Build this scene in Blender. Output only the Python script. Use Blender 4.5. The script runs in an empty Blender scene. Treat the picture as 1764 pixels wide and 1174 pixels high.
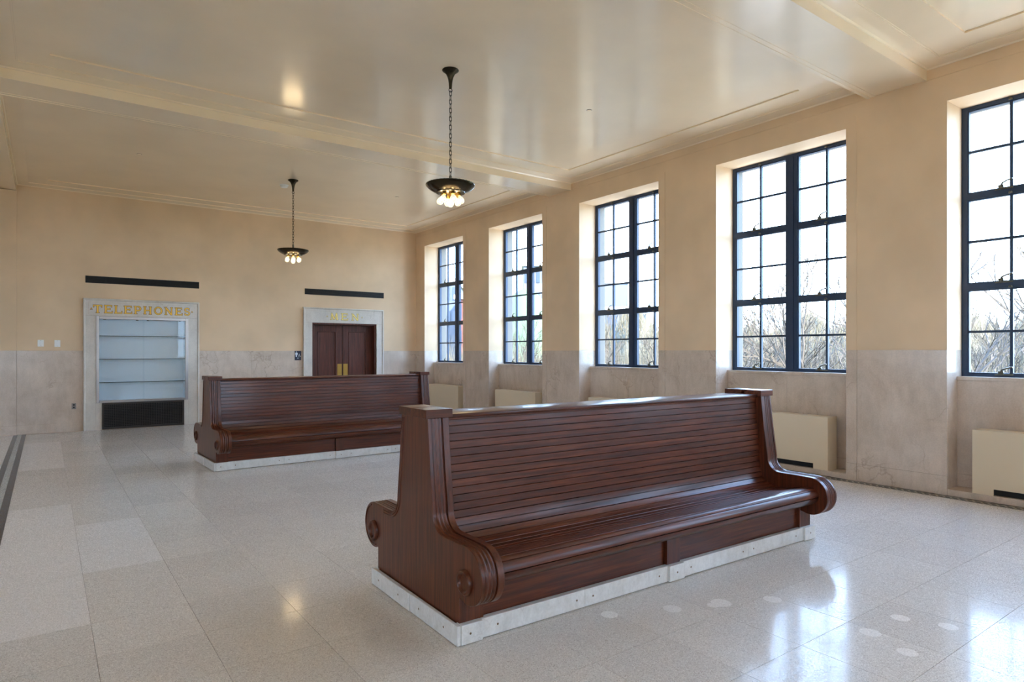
import bpy, bmesh, math, random
from mathutils import Vector, Matrix
random.seed(7)
C = bpy.context.scene.collection
SC = bpy.context.scene
PI = math.pi
R = math.radians

# ---------------------------------------------------------------- camera
YAW = 0.63145
cd = bpy.data.cameras.new('camera')
cam = bpy.data.objects.new('camera', cd)
C.objects.link(cam)
cam.location = (0, 0, 1.55)
cam.rotation_euler = (PI / 2, 0, -YAW)
cd.sensor_fit = 'HORIZONTAL'
cd.sensor_width = 36
cd.lens = 36 * 1098.4 / 1764
cd.shift_y = 18.08 / 1764
cd.clip_start = 0.05
cd.clip_end = 1500
SC.camera = cam

# ---------------------------------------------------------------- light and exposure
W = bpy.data.worlds.new('World')
SC.world = W
W.use_nodes = True
nt = W.node_tree
nt.nodes.clear()
wo = nt.nodes.new('ShaderNodeOutputWorld')
bg = nt.nodes.new('ShaderNodeBackground')
tc = nt.nodes.new('ShaderNodeTexCoord')
sep = nt.nodes.new('ShaderNodeSeparateXYZ')
rmp = nt.nodes.new('ShaderNodeValToRGB')
nt.links.new(tc.outputs['Generated'], sep.inputs[0])
nt.links.new(sep.outputs['Z'], rmp.inputs['Fac'])
rmp.color_ramp.elements[0].position = 0.0
rmp.color_ramp.elements[0].color = (0.55, 0.76, 1.0, 1)
rmp.color_ramp.elements[1].position = 0.75
rmp.color_ramp.elements[1].color = (0.32, 0.54, 1.0, 1)
nt.links.new(rmp.outputs['Color'], bg.inputs['Color'])
bg.inputs['Strength'].default_value = 6.4
nt.links.new(bg.outputs[0], wo.inputs['Surface'])

sd = bpy.data.lights.new('sun', 'SUN')
sd.energy = 12.0
sd.angle = R(0.6)
sd.color = (1.0, 0.95, 0.88)
so = bpy.data.objects.new('sun', sd)
so.rotation_euler = (R(52), 0, 0)
so.location = (0, -20, 30)
C.objects.link(so)

vs = SC.view_settings
vs.view_transform = 'Standard'
vs.look = 'None'
vs.gamma = 1
vs.use_curve_mapping = False
vs.exposure = 1.5
cy = SC.cycles
cy.use_denoising = True
cy.max_bounces = 12
cy.diffuse_bounces = 7
cy.glossy_bounces = 4
cy.transmission_bounces = 8
cy.transparent_max_bounces = 16
cy.caustics_reflective = False
cy.caustics_refractive = False
cy.sample_clamp_indirect = 6

# ---------------------------------------------------------------- helpers
def S(c):
    def f(v):
        v /= 255.0
        return v / 12.92 if v <= 0.04045 else ((v + 0.055) / 1.055) ** 2.4
    return (f(c[0]), f(c[1]), f(c[2]), 1)

def nb(): return bmesh.new()

def box(bm, x0, x1, y0, y1, z0, z1, bev=0):
    t = bm if not bev else bmesh.new()
    vs_ = [t.verts.new((x, y, z)) for x in (x0, x1) for y in (y0, y1) for z in (z0, z1)]
    for f in ((0, 1, 3, 2), (4, 6, 7, 5), (0, 4, 5, 1), (2, 3, 7, 6), (0, 2, 6, 4), (1, 5, 7, 3)):
        t.faces.new([vs_[i] for i in f])
    if bev:
        bmesh.ops.bevel(t, geom=t.edges[:], offset=bev, segments=2, affect='EDGES', profile=0.5)
        merge(bm, t)
        t.free()

def merge(bm, t, mat=None):
    m = {}
    for v in t.verts: m[v] = bm.verts.new(mat @ v.co if mat else v.co)
    for f in t.faces:
        try: bm.faces.new([m[v] for v in f.verts])
        except ValueError: pass

def prism(bm, pts, axis, a, b):
    """extrude a 2D polygon along an axis from a to b"""
    def mk(p, t):
        if axis == 'x': return (t, p[0], p[1])
        if axis == 'y': return (p[0], t, p[1])
        return (p[0], p[1], t)
    A = [bm.verts.new(mk(p, a)) for p in pts]
    B = [bm.verts.new(mk(p, b)) for p in pts]
    n = len(pts)
    bm.faces.new(A[::-1]); bm.faces.new(B)
    for i in range(n):
        j = (i + 1) % n
        bm.faces.new((A[i], A[j], B[j], B[i]))

def lathe(bm, prof, seg=24, org=(0, 0, 0), mat=None):
    """revolve (r,z) pairs round z"""
    rings = []
    for r, z in prof:
        if r < 1e-6:
            rings.append([bm.verts.new((0, 0, z))])
        else:
            rings.append([bm.verts.new((r * math.cos(2 * PI * i / seg), r * math.sin(2 * PI * i / seg), z)) for i in range(seg)])
    new = [v for rg in rings for v in rg]
    for a, b in zip(rings, rings[1:]):
        for i in range(seg):
            j = (i + 1) % seg
            if len(a) == 1 and len(b) == 1: continue
            if len(a) == 1: bm.faces.new((a[0], b[i], b[j]))
            elif len(b) == 1: bm.faces.new((a[i], a[j], b[0]))
            else: bm.faces.new((a[i], a[j], b[j], b[i]))
    M = (mat or Matrix()).copy()
    for v in new: v.co = (M @ v.co) + Vector(org)

def tube(bm, pts, r, seg=6, cap=True):
    pts = [Vector(p) for p in pts]
    rs = r if isinstance(r, (list, tuple)) else [r] * len(pts)
    rings = []
    for i, p in enumerate(pts):
        d = (pts[min(i + 1, len(pts) - 1)] - pts[max(i - 1, 0)]).normalized()
        up = Vector((0, 0, 1)) if abs(d.z) < 0.9 else Vector((1, 0, 0))
        a = d.cross(up).normalized(); b = d.cross(a)
        rings.append([bm.verts.new(p + (a * math.cos(2 * PI * k / seg) + b * math.sin(2 * PI * k / seg)) * rs[i]) for k in range(seg)])
    for A, B in zip(rings, rings[1:]):
        for k in range(seg):
            l = (k + 1) % seg
            bm.faces.new((A[k], A[l], B[l], B[k]))
    if cap:
        bm.faces.new(rings[0][::-1]); bm.faces.new(rings[-1])

def obj(name, bm, mat, parent=None, smooth=None, kind=None):
    me = bpy.data.meshes.new(name)
    bmesh.ops.recalc_face_normals(bm, faces=bm.faces[:])
    bm.to_mesh(me); bm.free()
    me.materials.append(mat)
    if smooth is not None:
        me.polygons.foreach_set('use_smooth', [True] * len(me.polygons))
        me.set_sharp_from_angle(angle=R(smooth))
    o = bpy.data.objects.new(name, me)
    C.objects.link(o)
    if parent is not None: o.parent = parent
    if kind: o['kind'] = kind
    return o

def linked(name, me, parent=None, loc=(0, 0, 0), rot=(0, 0, 0)):
    o = bpy.data.objects.new(name, me)
    C.objects.link(o)
    o.location = loc; o.rotation_euler = rot
    if parent is not None: o.parent = parent
    return o

def empty(name, loc=(0, 0, 0), rz=0):
    o = bpy.data.objects.new(name, None)
    o.empty_display_size = 0.1
    C.objects.link(o)
    o.location = loc; o.rotation_euler = (0, 0, rz)
    return o

def tag(o, label, cat, group=None):
    o['label'] = label; o['category'] = cat
    if group: o['group'] = group
    return o

def struct(o):
    o['kind'] = 'structure'
    return o

def copy_tree(o, parent=None):
    c = o.copy()
    C.objects.link(c)
    if parent is not None: c.parent = parent
    for ch in list(o.children): copy_tree(ch, c)
    return c

# ---------------------------------------------------------------- materials
class MT:
    def __init__(s, name):
        s.m = bpy.data.materials.new(name); s.m.use_nodes = True
        s.t = s.m.node_tree; s.b = s.t.nodes['Principled BSDF']
    def n(s, typ, **k):
        x = s.t.nodes.new('ShaderNode' + typ)
        for a, v in k.items(): setattr(x, a, v)
        return x
    def l(s, a, b): s.t.links.new(a, b)
    def set(s, **k):
        for a, v in k.items(): s.b.inputs[a.replace('_', ' ')].default_value = v
    def coord(s, scale=(1, 1, 1), kind='Object'):
        if kind == 'World':
            c = s.n('NewGeometry').outputs['Position']
        else:
            c = s.n('TexCoord').outputs[kind]
        mp = s.n('Mapping'); mp.inputs['Scale'].default_value = scale
        s.l(c, mp.inputs['Vector'])
        return mp.outputs['Vector']
    def noise(s, v, scale, detail=4, rough=0.5, dist=0):
        x = s.n('TexNoise'); x.inputs['Scale'].default_value = scale
        x.inputs['Detail'].default_value = detail; x.inputs['Roughness'].default_value = rough
        x.inputs['Distortion'].default_value = dist
        s.l(v, x.inputs['Vector'])
        return x.outputs['Fac']
    def ramp(s, f, stops):
        x = s.n('ValToRGB'); e = x.color_ramp.elements
        while len(e) < len(stops): e.new(0.5)
        for i, (p, c) in enumerate(stops):
            e[i].position = p; e[i].color = c if len(c) == 4 else (*c, 1)
        s.l(f, x.inputs['Fac'])
        return x.outputs['Color']
    def mix(s, f, a, b, mode='MIX'):
        x = s.n('Mix', data_type='RGBA', blend_type=mode)
        for sock, v in ((x.inputs[0], f), (x.inputs[6], a), (x.inputs[7], b)):
            if isinstance(v, (int, float)): sock.default_value = v
            elif isinstance(v, tuple): sock.default_value = v
            else: s.l(v, sock)
        return x.outputs[2]
    def bump(s, h, strength=0.2, dist=0.01):
        x = s.n('Bump'); x.inputs['Strength'].default_value = strength; x.inputs['Distance'].default_value = dist
        s.l(h, x.inputs['Height']); s.l(x.outputs[0], s.b.inputs['Normal'])

def g(v): return (v, v, v, 1)

def plain(name, col, rough=0.5, metal=0, spec=0.5, coat=0, coatr=0.1):
    m = MT(name)
    m.set(Base_Color=S(col), Roughness=rough, Metallic=metal, Specular_IOR_Level=spec, Coat_Weight=coat, Coat_Roughness=coatr)
    return m.m

def mk_plaster(name, col, rough, spec, bumpk, coat=0.0, coatr=0.3, var=0.06):
    m = MT(name)
    v = m.coord(kind='World')
    f = m.noise(v, 1.3, 3)
    c2 = tuple(x * (1 - var * 2) for x in S(col)[:3]) + (1,)
    m.l(m.ramp(f, [(0.35, c2), (0.65, S(col))]), m.b.inputs['Base Color'])
    m.set(Roughness=rough, Specular_IOR_Level=spec, Coat_Weight=coat, Coat_Roughness=coatr)
    h = m.noise(v, 120, 3)
    m.bump(h, bumpk, 0.002)
    return m.m
M = {}
M['wall'] = mk_plaster('wall_paint', (227, 198, 162), 0.55, 0.35, 0.25)
M['ceiling'] = mk_plaster('ceiling_paint', (242, 222, 190), 0.36, 0.5, 0.10, coat=1.0, coatr=0.15, var=0.03)

def mk_marble(name, base, dark, vein, rough=0.22, scale=1.0, amount=0.35):
    m = MT(name)
    v = m.coord(kind='World')
    a = m.noise(v, 2.2 * scale, 6, 0.6, 0.6)
    vs_ = m.coord((1, 1, 0.35), 'World')
    st = m.noise(vs_, 9 * scale, 5, 0.6, 0.3)
    base_c = m.ramp(a, [(0.3, S(dark)), (0.62, S(base))])
    c1 = m.mix(0.35, base_c, m.ramp(st, [(0.35, S(dark)), (0.6, S(base))]))
    # cracks : distorted cell borders
    wv = m.n('VectorMath', operation='MULTIPLY_ADD')
    nz = m.n('TexNoise'); nz.inputs['Scale'].default_value = 3.0; nz.inputs['Detail'].default_value = 5
    m.l(v, nz.inputs['Vector'])
    m.l(nz.outputs['Color'], wv.inputs[0]); wv.inputs[1].default_value = (0.7, 0.7, 0.7); m.l(v, wv.inputs[2])
    vo = m.n('TexVoronoi', feature='DISTANCE_TO_EDGE'); vo.inputs['Scale'].default_value = 1.5 * scale
    m.l(wv.outputs[0], vo.inputs['Vector'])
    vf = m.ramp(vo.outputs['Distance'], [(0.0, g(1)), (0.022, g(0))])
    gate = m.ramp(m.noise(v, 1.7, 2), [(0.48, g(0)), (0.62, g(amount))])
    mm = m.n('Math', operation='MULTIPLY'); m.l(vf, mm.inputs[0]); m.l(gate, mm.inputs[1])
    c2 = m.mix(mm.outputs[0], c1, S(vein))
    sp = m.ramp(m.noise(v, 70, 2), [(0.4, g(0.90)), (0.6, g(1))])
    m.l(m.mix(0.6, c2, sp, 'MULTIPLY'), m.b.inputs['Base Color'])
    m.set(Roughness=rough, Specular_IOR_Level=0.45)
    return m.m
M['marble'] = mk_marble('dado_marble', (212, 194, 176), (184, 166, 148), (130, 102, 80))
M['marble_frame'] = mk_marble('surround_marble', (214, 206, 194), (194, 186, 175), (156, 144, 130), amount=0.25)
M['marble_base'] = mk_marble('bench_base_marble', (222, 220, 214), (200, 196, 188), (160, 152, 140), scale=3, amount=0.35)

def mk_terrazzo(name, ca, cb, chip, chipd, var=0.1):
    m = MT(name)
    v = m.coord(kind='World')
    # tone of each tile
    mp = m.n('Mapping'); mp.inputs['Location'].default_value = (-0.208 / 0.5015, -1.815 / 0.506, 0)
    mp.inputs['Scale'].default_value = (1 / 0.5015, 1 / 0.506, 0)
    m.l(m.n('NewGeometry').outputs['Position'], mp.inputs['Vector'])
    fl = m.n('VectorMath', operation='FLOOR'); m.l(mp.outputs[0], fl.inputs[0])
    wn = m.n('TexWhiteNoise', noise_dimensions='3D'); m.l(fl.outputs[0], wn.inputs['Vector'])
    tone = m.ramp(wn.outputs['Value'], [(0, g(1 - var)), (1, g(1 + 0.0))])
    c = m.mix(m.noise(v, 2.0, 4, 0.6), S(ca), S(cb))
    # chips
    vo = m.n('TexVoronoi'); vo.inputs['Scale'].default_value = 230; m.l(v, vo.inputs['Vector'])
    sepc = m.n('SeparateColor'); m.l(vo.outputs['Color'], sepc.inputs[0])
    r = m.ramp(sepc.outputs['Red'], [(0.0, g(0)), (0.16, g(0)), (0.17, g(1)), (1, g(1))])
    c = m.mix(r, S(chipd), c)
    r2 = m.ramp(sepc.outputs['Green'], [(0.0, g(1)), (0.22, g(1)), (0.23, g(0)), (1, g(0))])
    c = m.mix(r2, c, S(chip))
    vo2 = m.n('TexVoronoi'); vo2.inputs['Scale'].default_value = 420; m.l(v, vo2.inputs['Vector'])
    sep2 = m.n('SeparateColor'); m.l(vo2.outputs['Color'], sep2.inputs[0])
    gr = m.ramp(sep2.outputs['Red'], [(0.0, g(0.90)), (1.0, g(1.04))])
    c = m.mix(1.0, c, gr, 'MULTIPLY')
    c = m.mix(1.0, c, tone, 'MULTIPLY')
    m.l(c, m.b.inputs['Base Color'])
    ro = m.ramp(sepc.outputs['Blue'], [(0.0, g(0.08)), (0.5, g(0.12)), (0.7, g(0.30)), (1.0, g(0.48))])
    m.l(ro, m.b.inputs['Roughness'])
    m.set(Specular_IOR_Level=0.26)
    m.bump(sep2.outputs['Green'], 0.05, 0.0006)
    return m.m
M['tile'] = mk_terrazzo('terrazzo', (216, 208, 197), (208, 199, 187), (224, 217, 206), (188, 178, 166))
M['tile_light'] = mk_terrazzo('terrazzo_pale', (224, 217, 209), (220, 212, 203), (232, 226, 218), (206, 198, 188), var=0.02)
M['grout'] = plain('grout', (158, 149, 136), 0.6)
M['inlay_dark'] = mk_terrazzo('slate_inlay', (50, 55, 62), (42, 46, 54), (64, 70, 78), (34, 38, 44), var=0.0)
M['inlay_mid'] = mk_terrazzo('grey_inlay', (172, 172, 166), (160, 160, 154), (186, 186, 180), (140, 140, 136), var=0.0)
M['mosaic_dark'] = plain('mosaic_dark', (46, 42, 36), 0.4)
M['mosaic_light'] = plain('mosaic_light', (176, 166, 148), 0.4)
M['plug'] = mk_terrazzo('patch_terrazzo', (232, 226, 217), (228, 221, 211), (236, 231, 222), (218, 210, 200), var=0.0)

def mk_wood(name, c0, c1, c2, scale, rough=0.24, coat=0.5, var=0.22):
    m = MT(name)
    oi = m.n('ObjectInfo')
    tcd = m.n('TexCoord').outputs['Object']
    ad = m.n('VectorMath', operation='MULTIPLY_ADD')
    cb = m.n('CombineXYZ')
    mu = m.n('Math', operation='MULTIPLY'); mu.inputs[1].default_value = 13.0; m.l(oi.outputs['Random'], mu.inputs[0])
    for i in range(3): m.l(mu.outputs[0], cb.inputs[i])
    m.l(tcd, ad.inputs[0]); ad.inputs[1].default_value = scale; m.l(cb.outputs[0], ad.inputs[2])
    f1 = m.noise(ad.outputs[0], 1.0, 6, 0.62, 0.35)
    f2 = m.noise(ad.outputs[0], 4.5, 3, 0.6)
    c = m.ramp(f1, [(0.30, S(c0)), (0.52, S(c1)), (0.72, S(c2))])
    c = m.mix(0.5, c, m.ramp(f2, [(0.35, g(0.55)), (0.6, g(1.0))]), 'MULTIPLY')
    rr = m.ramp(oi.outputs['Random'], [(0, g(0.95 - var)), (1, g(0.95 + var * 0.3))])
    c = m.mix(1.0, c, rr, 'MULTIPLY')
    m.l(c, m.b.inputs['Base Color'])
    m.set(Roughness=rough + 0.22, Specular_IOR_Level=0.25, Coat_Weight=coat * 0.8, Coat_Roughness=rough)
    m.bump(f2, 0.12, 0.0015)
    return m.m
M['wood_x'] = mk_wood('mahogany_slats', (54, 22, 11), (92, 42, 21), (126, 66, 36), (1.6, 42, 42), rough=0.16, coat=0.45)
M['wood_z'] = mk_wood('mahogany_upright', (58, 25, 12), (92, 44, 23), (114, 58, 33), (42, 42, 1.8), rough=0.18, coat=0.40, var=0.1)
M['wood_door'] = mk_wood('door_wood', (64, 30, 21), (92, 48, 35), (108, 60, 44), (30, 30, 1.6), var=0.1, coat=0.25)
M['dark'] = plain('black_void', (9, 9, 10), 0.6)
M['steel_dark'] = plain('window_steel', (26, 46, 72), 0.45, 0.0, 0.5)  # dark steel, its colour lifted to blue to carry the flare haze
M['bronze'] = plain('bronze', (74, 60, 36), 0.28, 0.9)
M['bronze_dark'] = plain('dark_bronze', (60, 52, 38), 0.22, 0.85)
M['brass'] = plain('brass', (176, 140, 72), 0.35, 0.9)
M['brass_old'] = plain('old_brass', (92, 86, 72), 0.4, 0.8)
M['nickel'] = plain('brushed_metal', (176, 170, 166), 0.3, 0.85)
M['white_plate'] = plain('white_plastic', (232, 232, 228), 0.4)
M['grey_plate'] = plain('grey_plate', (128, 126, 124), 0.4, 0.4)
M['radiator'] = plain('cream_metal', (218, 200, 170), 0.42)
M['white_in'] = plain('case_white', (232, 240, 246), 0.35)
M['gold'] = plain('gold_leaf', (242, 190, 66), 0.5, 0.1)
M['gold_pale'] = plain('pale_gold', (244, 218, 120), 0.5, 0.1)
M['letter_edge'] = plain('letter_edge', (74, 34, 14), 0.6)
M['letter_edge2'] = plain('letter_edge_grey', (122, 104, 66), 0.6)
M['sign_blue'] = plain('sign_navy', (14, 24, 52), 0.4)
M['sign_white'] = plain('sign_white', (220, 230, 238), 0.5)
M['black_metal'] = plain('black_metal', (14, 15, 18), 0.5)
M['grille'] = plain('grille_bronze', (66, 60, 56), 0.45, 0.5)
M['screw'] = plain('screw', (112, 88, 56), 0.4, 0.6)

def mk_glass(name, tint, refl=1.0):
    m = MT(name)
    t = m.t; t.nodes.remove(m.b)
    tr = m.n('BsdfTransparent'); tr.inputs[0].default_value = tint
    gl = m.n('BsdfGlossy'); gl.inputs['Roughness'].default_value = 0.02
    fr = m.n('Fresnel'); fr.inputs[0].default_value = 1.45
    mu = m.n('Math', operation='MULTIPLY'); mu.inputs[1].default_value = refl
    m.l(fr.outputs[0], mu.inputs[0])
    mx = m.n('MixShader'); m.l(mu.outputs[0], mx.inputs[0]); m.l(tr.outputs[0], mx.inputs[1]); m.l(gl.outputs[0], mx.inputs[2])
    m.l(mx.outputs[0], t.nodes['Material Output'].inputs[0])
    return m.m
M['pane'] = mk_glass('window_glass', (0.97, 0.98, 0.98, 1), 0.12)
M['case_glass'] = mk_glass('case_glass', (0.95, 0.98, 0.99, 1), 0.7)
M['shelf_glass'] = mk_glass('shelf_glass', (0.90, 0.96, 0.95, 1), 0.6)
M['shelf_edge'] = plain('shelf_edge', (48, 74, 78), 0.2)
M['bulb'] = mk_glass('bulb_glass', (1.0, 0.97, 0.9, 1), 1.0)
_t = M['bulb'].node_tree; _e = _t.nodes.new('ShaderNodeEmission'); _e.inputs[0].default_value = (1.0, 0.86, 0.60, 1); _e.inputs[1].default_value = 0.14
_a = _t.nodes.new('ShaderNodeAddShader'); _o = _t.nodes['Material Output']
_t.links.new(_o.inputs[0].links[0].from_socket, _a.inputs[0]); _t.links.new(_e.outputs[0], _a.inputs[1]); _t.links.new(_a.outputs[0], _o.inputs[0])

def mk_emit(name, col, st):
    m = MT(name)
    m.set(Emission_Color=(*col, 1), Emission_Strength=st, Base_Color=(0.8, 0.7, 0.5, 1))
    return m.m
M['filament'] = mk_emit('filament', (1.0, 0.80, 0.48), 16)

# ---------------------------------------------------------------- key dimensions
XW = 7.848            # window wall face
YB = 15.0             # back wall face
YN = -8.45            # near wall, behind the camera
XL = -0.445           # window-side face of the header beam on the left
XC = -6.6             # far wall of the space on the left
ZH, ZD, ZBEAM, ZC = 4.249, 1.567, 4.53, 4.682
WC = [13.585 - 2.934 * k for k in range(8)]
HW = 0.93
XF = 8.24             # window frame plane
XO = 8.46             # outer face of the wall

# ---------------------------------------------------------------- floor
bm = nb(); box(bm, XC - 0.3, XO, YN - 0.3, YB + 0.45, -0.35, -0.004)
floor = struct(obj('floor', bm, M['grout']))
TX, TY, OX, OY = 0.5015, 0.506, 0.208, 1.815

def tile_mesh(name, w, d, mat):
    b = nb(); box(b, -w / 2, w / 2, -d / 2, d / 2, -0.004, 0)
    me = bpy.data.meshes.new(name)
    bmesh.ops.recalc_face_normals(b, faces=b.faces[:])
    b.to_mesh(me); b.free(); me.materials.append(mat)
    return me
tm = tile_mesh('tile', TX - 0.002, TY - 0.002, M['tile'])
tl = tile_mesh('tile_pale', TX - 0.002, TY - 0.002, M['tile_light'])
light = set()
for i in range(5, 12): light.add((-1, i))
for i in range(7, 10): light.add((0, i))
for i in range(17, 23): light.add((-1, i))
cands = []
cY, sY = math.cos(YAW), math.sin(YAW)
for ix in range(-1, 15):
    for iy in range(-21, 27):
        x0, x1 = OX + ix * TX, OX + (ix + 1) * TX
        y0, y1 = OY + iy * TY, OY + (iy + 1) * TY
        x1 = min(x1, 7.70); y1 = min(y1, YB); y0 = max(y0, YN)
        if x1 - x0 < 0.03 or y1 - y0 < 0.03: continue
        xm, ym = (x0 + x1) / 2, (y0 + y1) / 2
        F = xm * sY + ym * cY
        px = 882 + 1098.4 * (xm * cY - ym * sY) / F if F > 0.3 else 1e9
        vis = F > 0.3 and -120 < px < 1890 and 605 + 1098.4 * 1.55 / F < 1300
        cands.append((F if vis else 1e6 + abs(F), ix, iy, x0, x1, y0, y1))
cands.sort()
rest = nb()
for n, (F, ix, iy, x0, x1, y0, y1) in enumerate(cands):
    full = abs(x1 - x0 - TX) < 1e-4 and abs(y1 - y0 - TY) < 1e-4
    lt = (ix, iy) in light
    if lt or (n < 286 and F < 1e5):
        if full:
            linked('tile', tl if lt else tm, floor, ((x0 + x1) / 2, (y0 + y1) / 2, 0))
        else:
            b = nb(); box(b, x0, x1 - 0.003, y0, y1 - 0.003, -0.004, 0)
            obj('tile', b, M['tile'], floor)
    else:
        box(rest, x0 + 0.0015, x1 - 0.0015, y0 + 0.0015, y1 - 0.0015, -0.004, 0)
obj('tile_field', rest, M['tile'], floor, kind='stuff')
rest = nb()
for ix in range(1, 15):
    x1 = -0.483 - (ix - 1) * TX; x0 = max(x1 - TX, XC)
    if x1 - x0 < 0.05: continue
    for iy in range(-21, 27):
        y0 = max(OY + iy * TY, YN); y1 = min(OY + (iy + 1) * TY, YB)
        if y1 - y0 < 0.05 or (ix == 1 and 7.5 < y0 < 14): continue
        box(rest, x0 + 0.0015, x1 - 0.0015, y0 + 0.0015, y1 - 0.0015, -0.004, 0)
obj('pale_tile_field', rest, M['tile_light'], floor, kind='stuff')
for iy in range(-21, 27):
    y0 = OY + iy * TY
    if 7.5 < y0 < 14: linked('tile', tl, floor, (-0.483 - TX / 2, y0 + TY / 2, 0))
for x0, x1, m in ((-0.481, -0.421, 'inlay_dark'), (-0.419, -0.361, 'inlay_mid'), (-0.359, -0.2955, 'inlay_dark')):
    b = nb(); box(b, x0, x1, YN, YB, -0.004, 0.0)
    obj('inlay_strip', b, M[m], floor)
b = nb(); box(b, 7.702, XW + 0.02, YN, YB, -0.004, 0)
obj('mosaic_band', b, M['mosaic_dark'], floor)
b = nb(); y = YN + 0.05; k = 0
while y < YB - 0.05:
    for x0, sgn, off in ((7.727, 1, 0.0), (7.777, -1, 0.034)):
        yy = y + off
        q = [(x0, yy - 0.006), (x0 + 0.045, yy + sgn * 0.0 + 0.028), (x0 + 0.045, yy + 0.050), (x0, yy + 0.016)]
        if sgn < 0: q = [(x0, yy + 0.028), (x0 + 0.045, yy - 0.006), (x0 + 0.045, yy + 0.016), (x0, yy + 0.050)]
        prism(b, q, 'z', 0.0, 0.0008)
    y += 0.068
obj('rope_mosaic', b, M['mosaic_light'], floor, kind='stuff')
plugs = [(2.684, 2.696, .05), (3.049, 2.532, .055), (3.291, 2.421, .035), (3.365, 2.415, .062), (3.672, 2.259, .055), (3.672, 1.673, .055), (4.016, 1.662, .05), (3.586, 1.45, .05), (4.106, 1.448, .05)]
for x, y, r in plugs:
    b = nb(); lathe(b, [(0, -0.003), (r, -0.003), (r, 0.0006), (0, 0.0006)], 20, (x, y, 0.0004 if r == .035 else 0))
    obj('floor_patch', b, M['plug'], floor)

# ---------------------------------------------------------------- window wall
b = nb()
edges = []
ys = sorted(WC)
prev = YN
for c in ys:
    edges.append((prev, c - HW)); prev = c + HW
edges.append((prev, YB + 0.45))
for y0, y1 in edges:
    box(b, XW, XO, y0, y1, ZD, 5.0)
    box(b, XW + 0.010, XO, y0 + 0.010, y1 - 0.010, -0.3, ZD)
for c in ys:
    box(b, XW, XO, c - HW, c + HW, ZH, 5.0)
    box(b, 8.128, XO, c - HW - 0.01, c + HW + 0.01, -0.3, 1.235)
wall_r = struct(obj('wall_right', b, M['wall']))
# plaster surround, slightly proud of the wall, one frame for each window
ms = None
for c in ys:
    if ms is None:
        b = nb()
        for s in (-1, 1):
            a0, a1 = sorted((s * HW, s * (HW + 0.125)))
            box(b, XW - 0.008, XW, a0, a1, ZD, ZH + 0.118)
        box(b, XW - 0.008, XW, -HW, HW, ZH, ZH + 0.118)
        o = obj('window_surround', b, M['wall'], wall_r); ms = o.data; o.location = (0, c, 0)
    else:
        linked('window_surround', ms, wall_r, (0, c, 0))
# picture groove below the cornice
b = nb(); box(b, XW - 0.008, XW, YN, YB, ZBEAM + 0.003, 4.66)
obj('frieze_band', b, M['wall'], wall_r)
def mpanel(x0, x1, y0, y1, z0, z1, parent, mat='marble', bev=0.0015):
    b = nb(); box(b, x0, x1, y0, y1, z0, z1, bev)
    return obj('marble_panel', b, M[mat], parent)
BZ = 0.205
for n, (y0, y1) in enumerate(edges):
    y1 = min(y1, YB)
    a = y0 + (0.125 if n else 0); d = y1 - (0.125 if n < len(edges) - 1 else 0)
    segs = [(a, d)]
    if n: segs.append((y0, a - 0.0))
    if n < len(edges) - 1: segs.append((d, y1))
    for q0, q1 in segs:
        pr = 0.0 if (q0, q1) == (a, d) else 0.008
        mpanel(XW - pr, XW + 0.010, q0 + 0.0008, q1 - 0.0008, BZ + 0.001, ZD, wall_r)
        mpanel(XW - pr - 0.003, XW + 0.010, q0 + 0.0008, q1 - 0.0008, 0.0, BZ, wall_r)
for c in ys:
    for s in (-1, 1):
        a0, a1 = sorted((c + s * HW, c + s * (HW + 0.010)))
        mpanel(XW + 0.011, XF + 0.02, a0, a1, 0.0, ZD, wall_r)
    mpanel(8.118, 8.128, c - HW, c - 0.001, BZ + 0.001, 1.235, wall_r)
    mpanel(8.118, 8.128, c + 0.001, c + HW, BZ + 0.001, 1.235, wall_r)
    mpanel(8.114, 8.128, c - HW, c + HW, 0.07, BZ, wall_r)
    b = nb(); box(b, 8.100, XF + 0.03, c - HW, c + HW, 1.235, 1.276, 0.004)
    obj('window_sill', b, M['marble'], wall_r)
    b = nb(); box(b, XW - 0.003, 8.128, c - HW, c + HW, 0.0, 0.068, 0.003)
    obj('marble_curb', b, M['marble'], wall_r)

M['stone_jamb'] = plain('exterior_stone', (112, 108, 100), 0.9)
for c in ys:
    for (a0, a1, q0, q1) in ((c - HW, c - HW + 0.012, 1.276, ZH), (c + HW - 0.012, c + HW, 1.276, ZH), (c - HW + 0.012, c + HW - 0.012, ZH - 0.012, ZH), (c - HW, c + HW, 1.235, 1.262)):
        b = nb(); box(b, XF + 0.08, XO + 0.02, a0, a1, q0, q1); obj('stone_jamb', b, M['stone_jamb'], wall_r)

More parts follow.
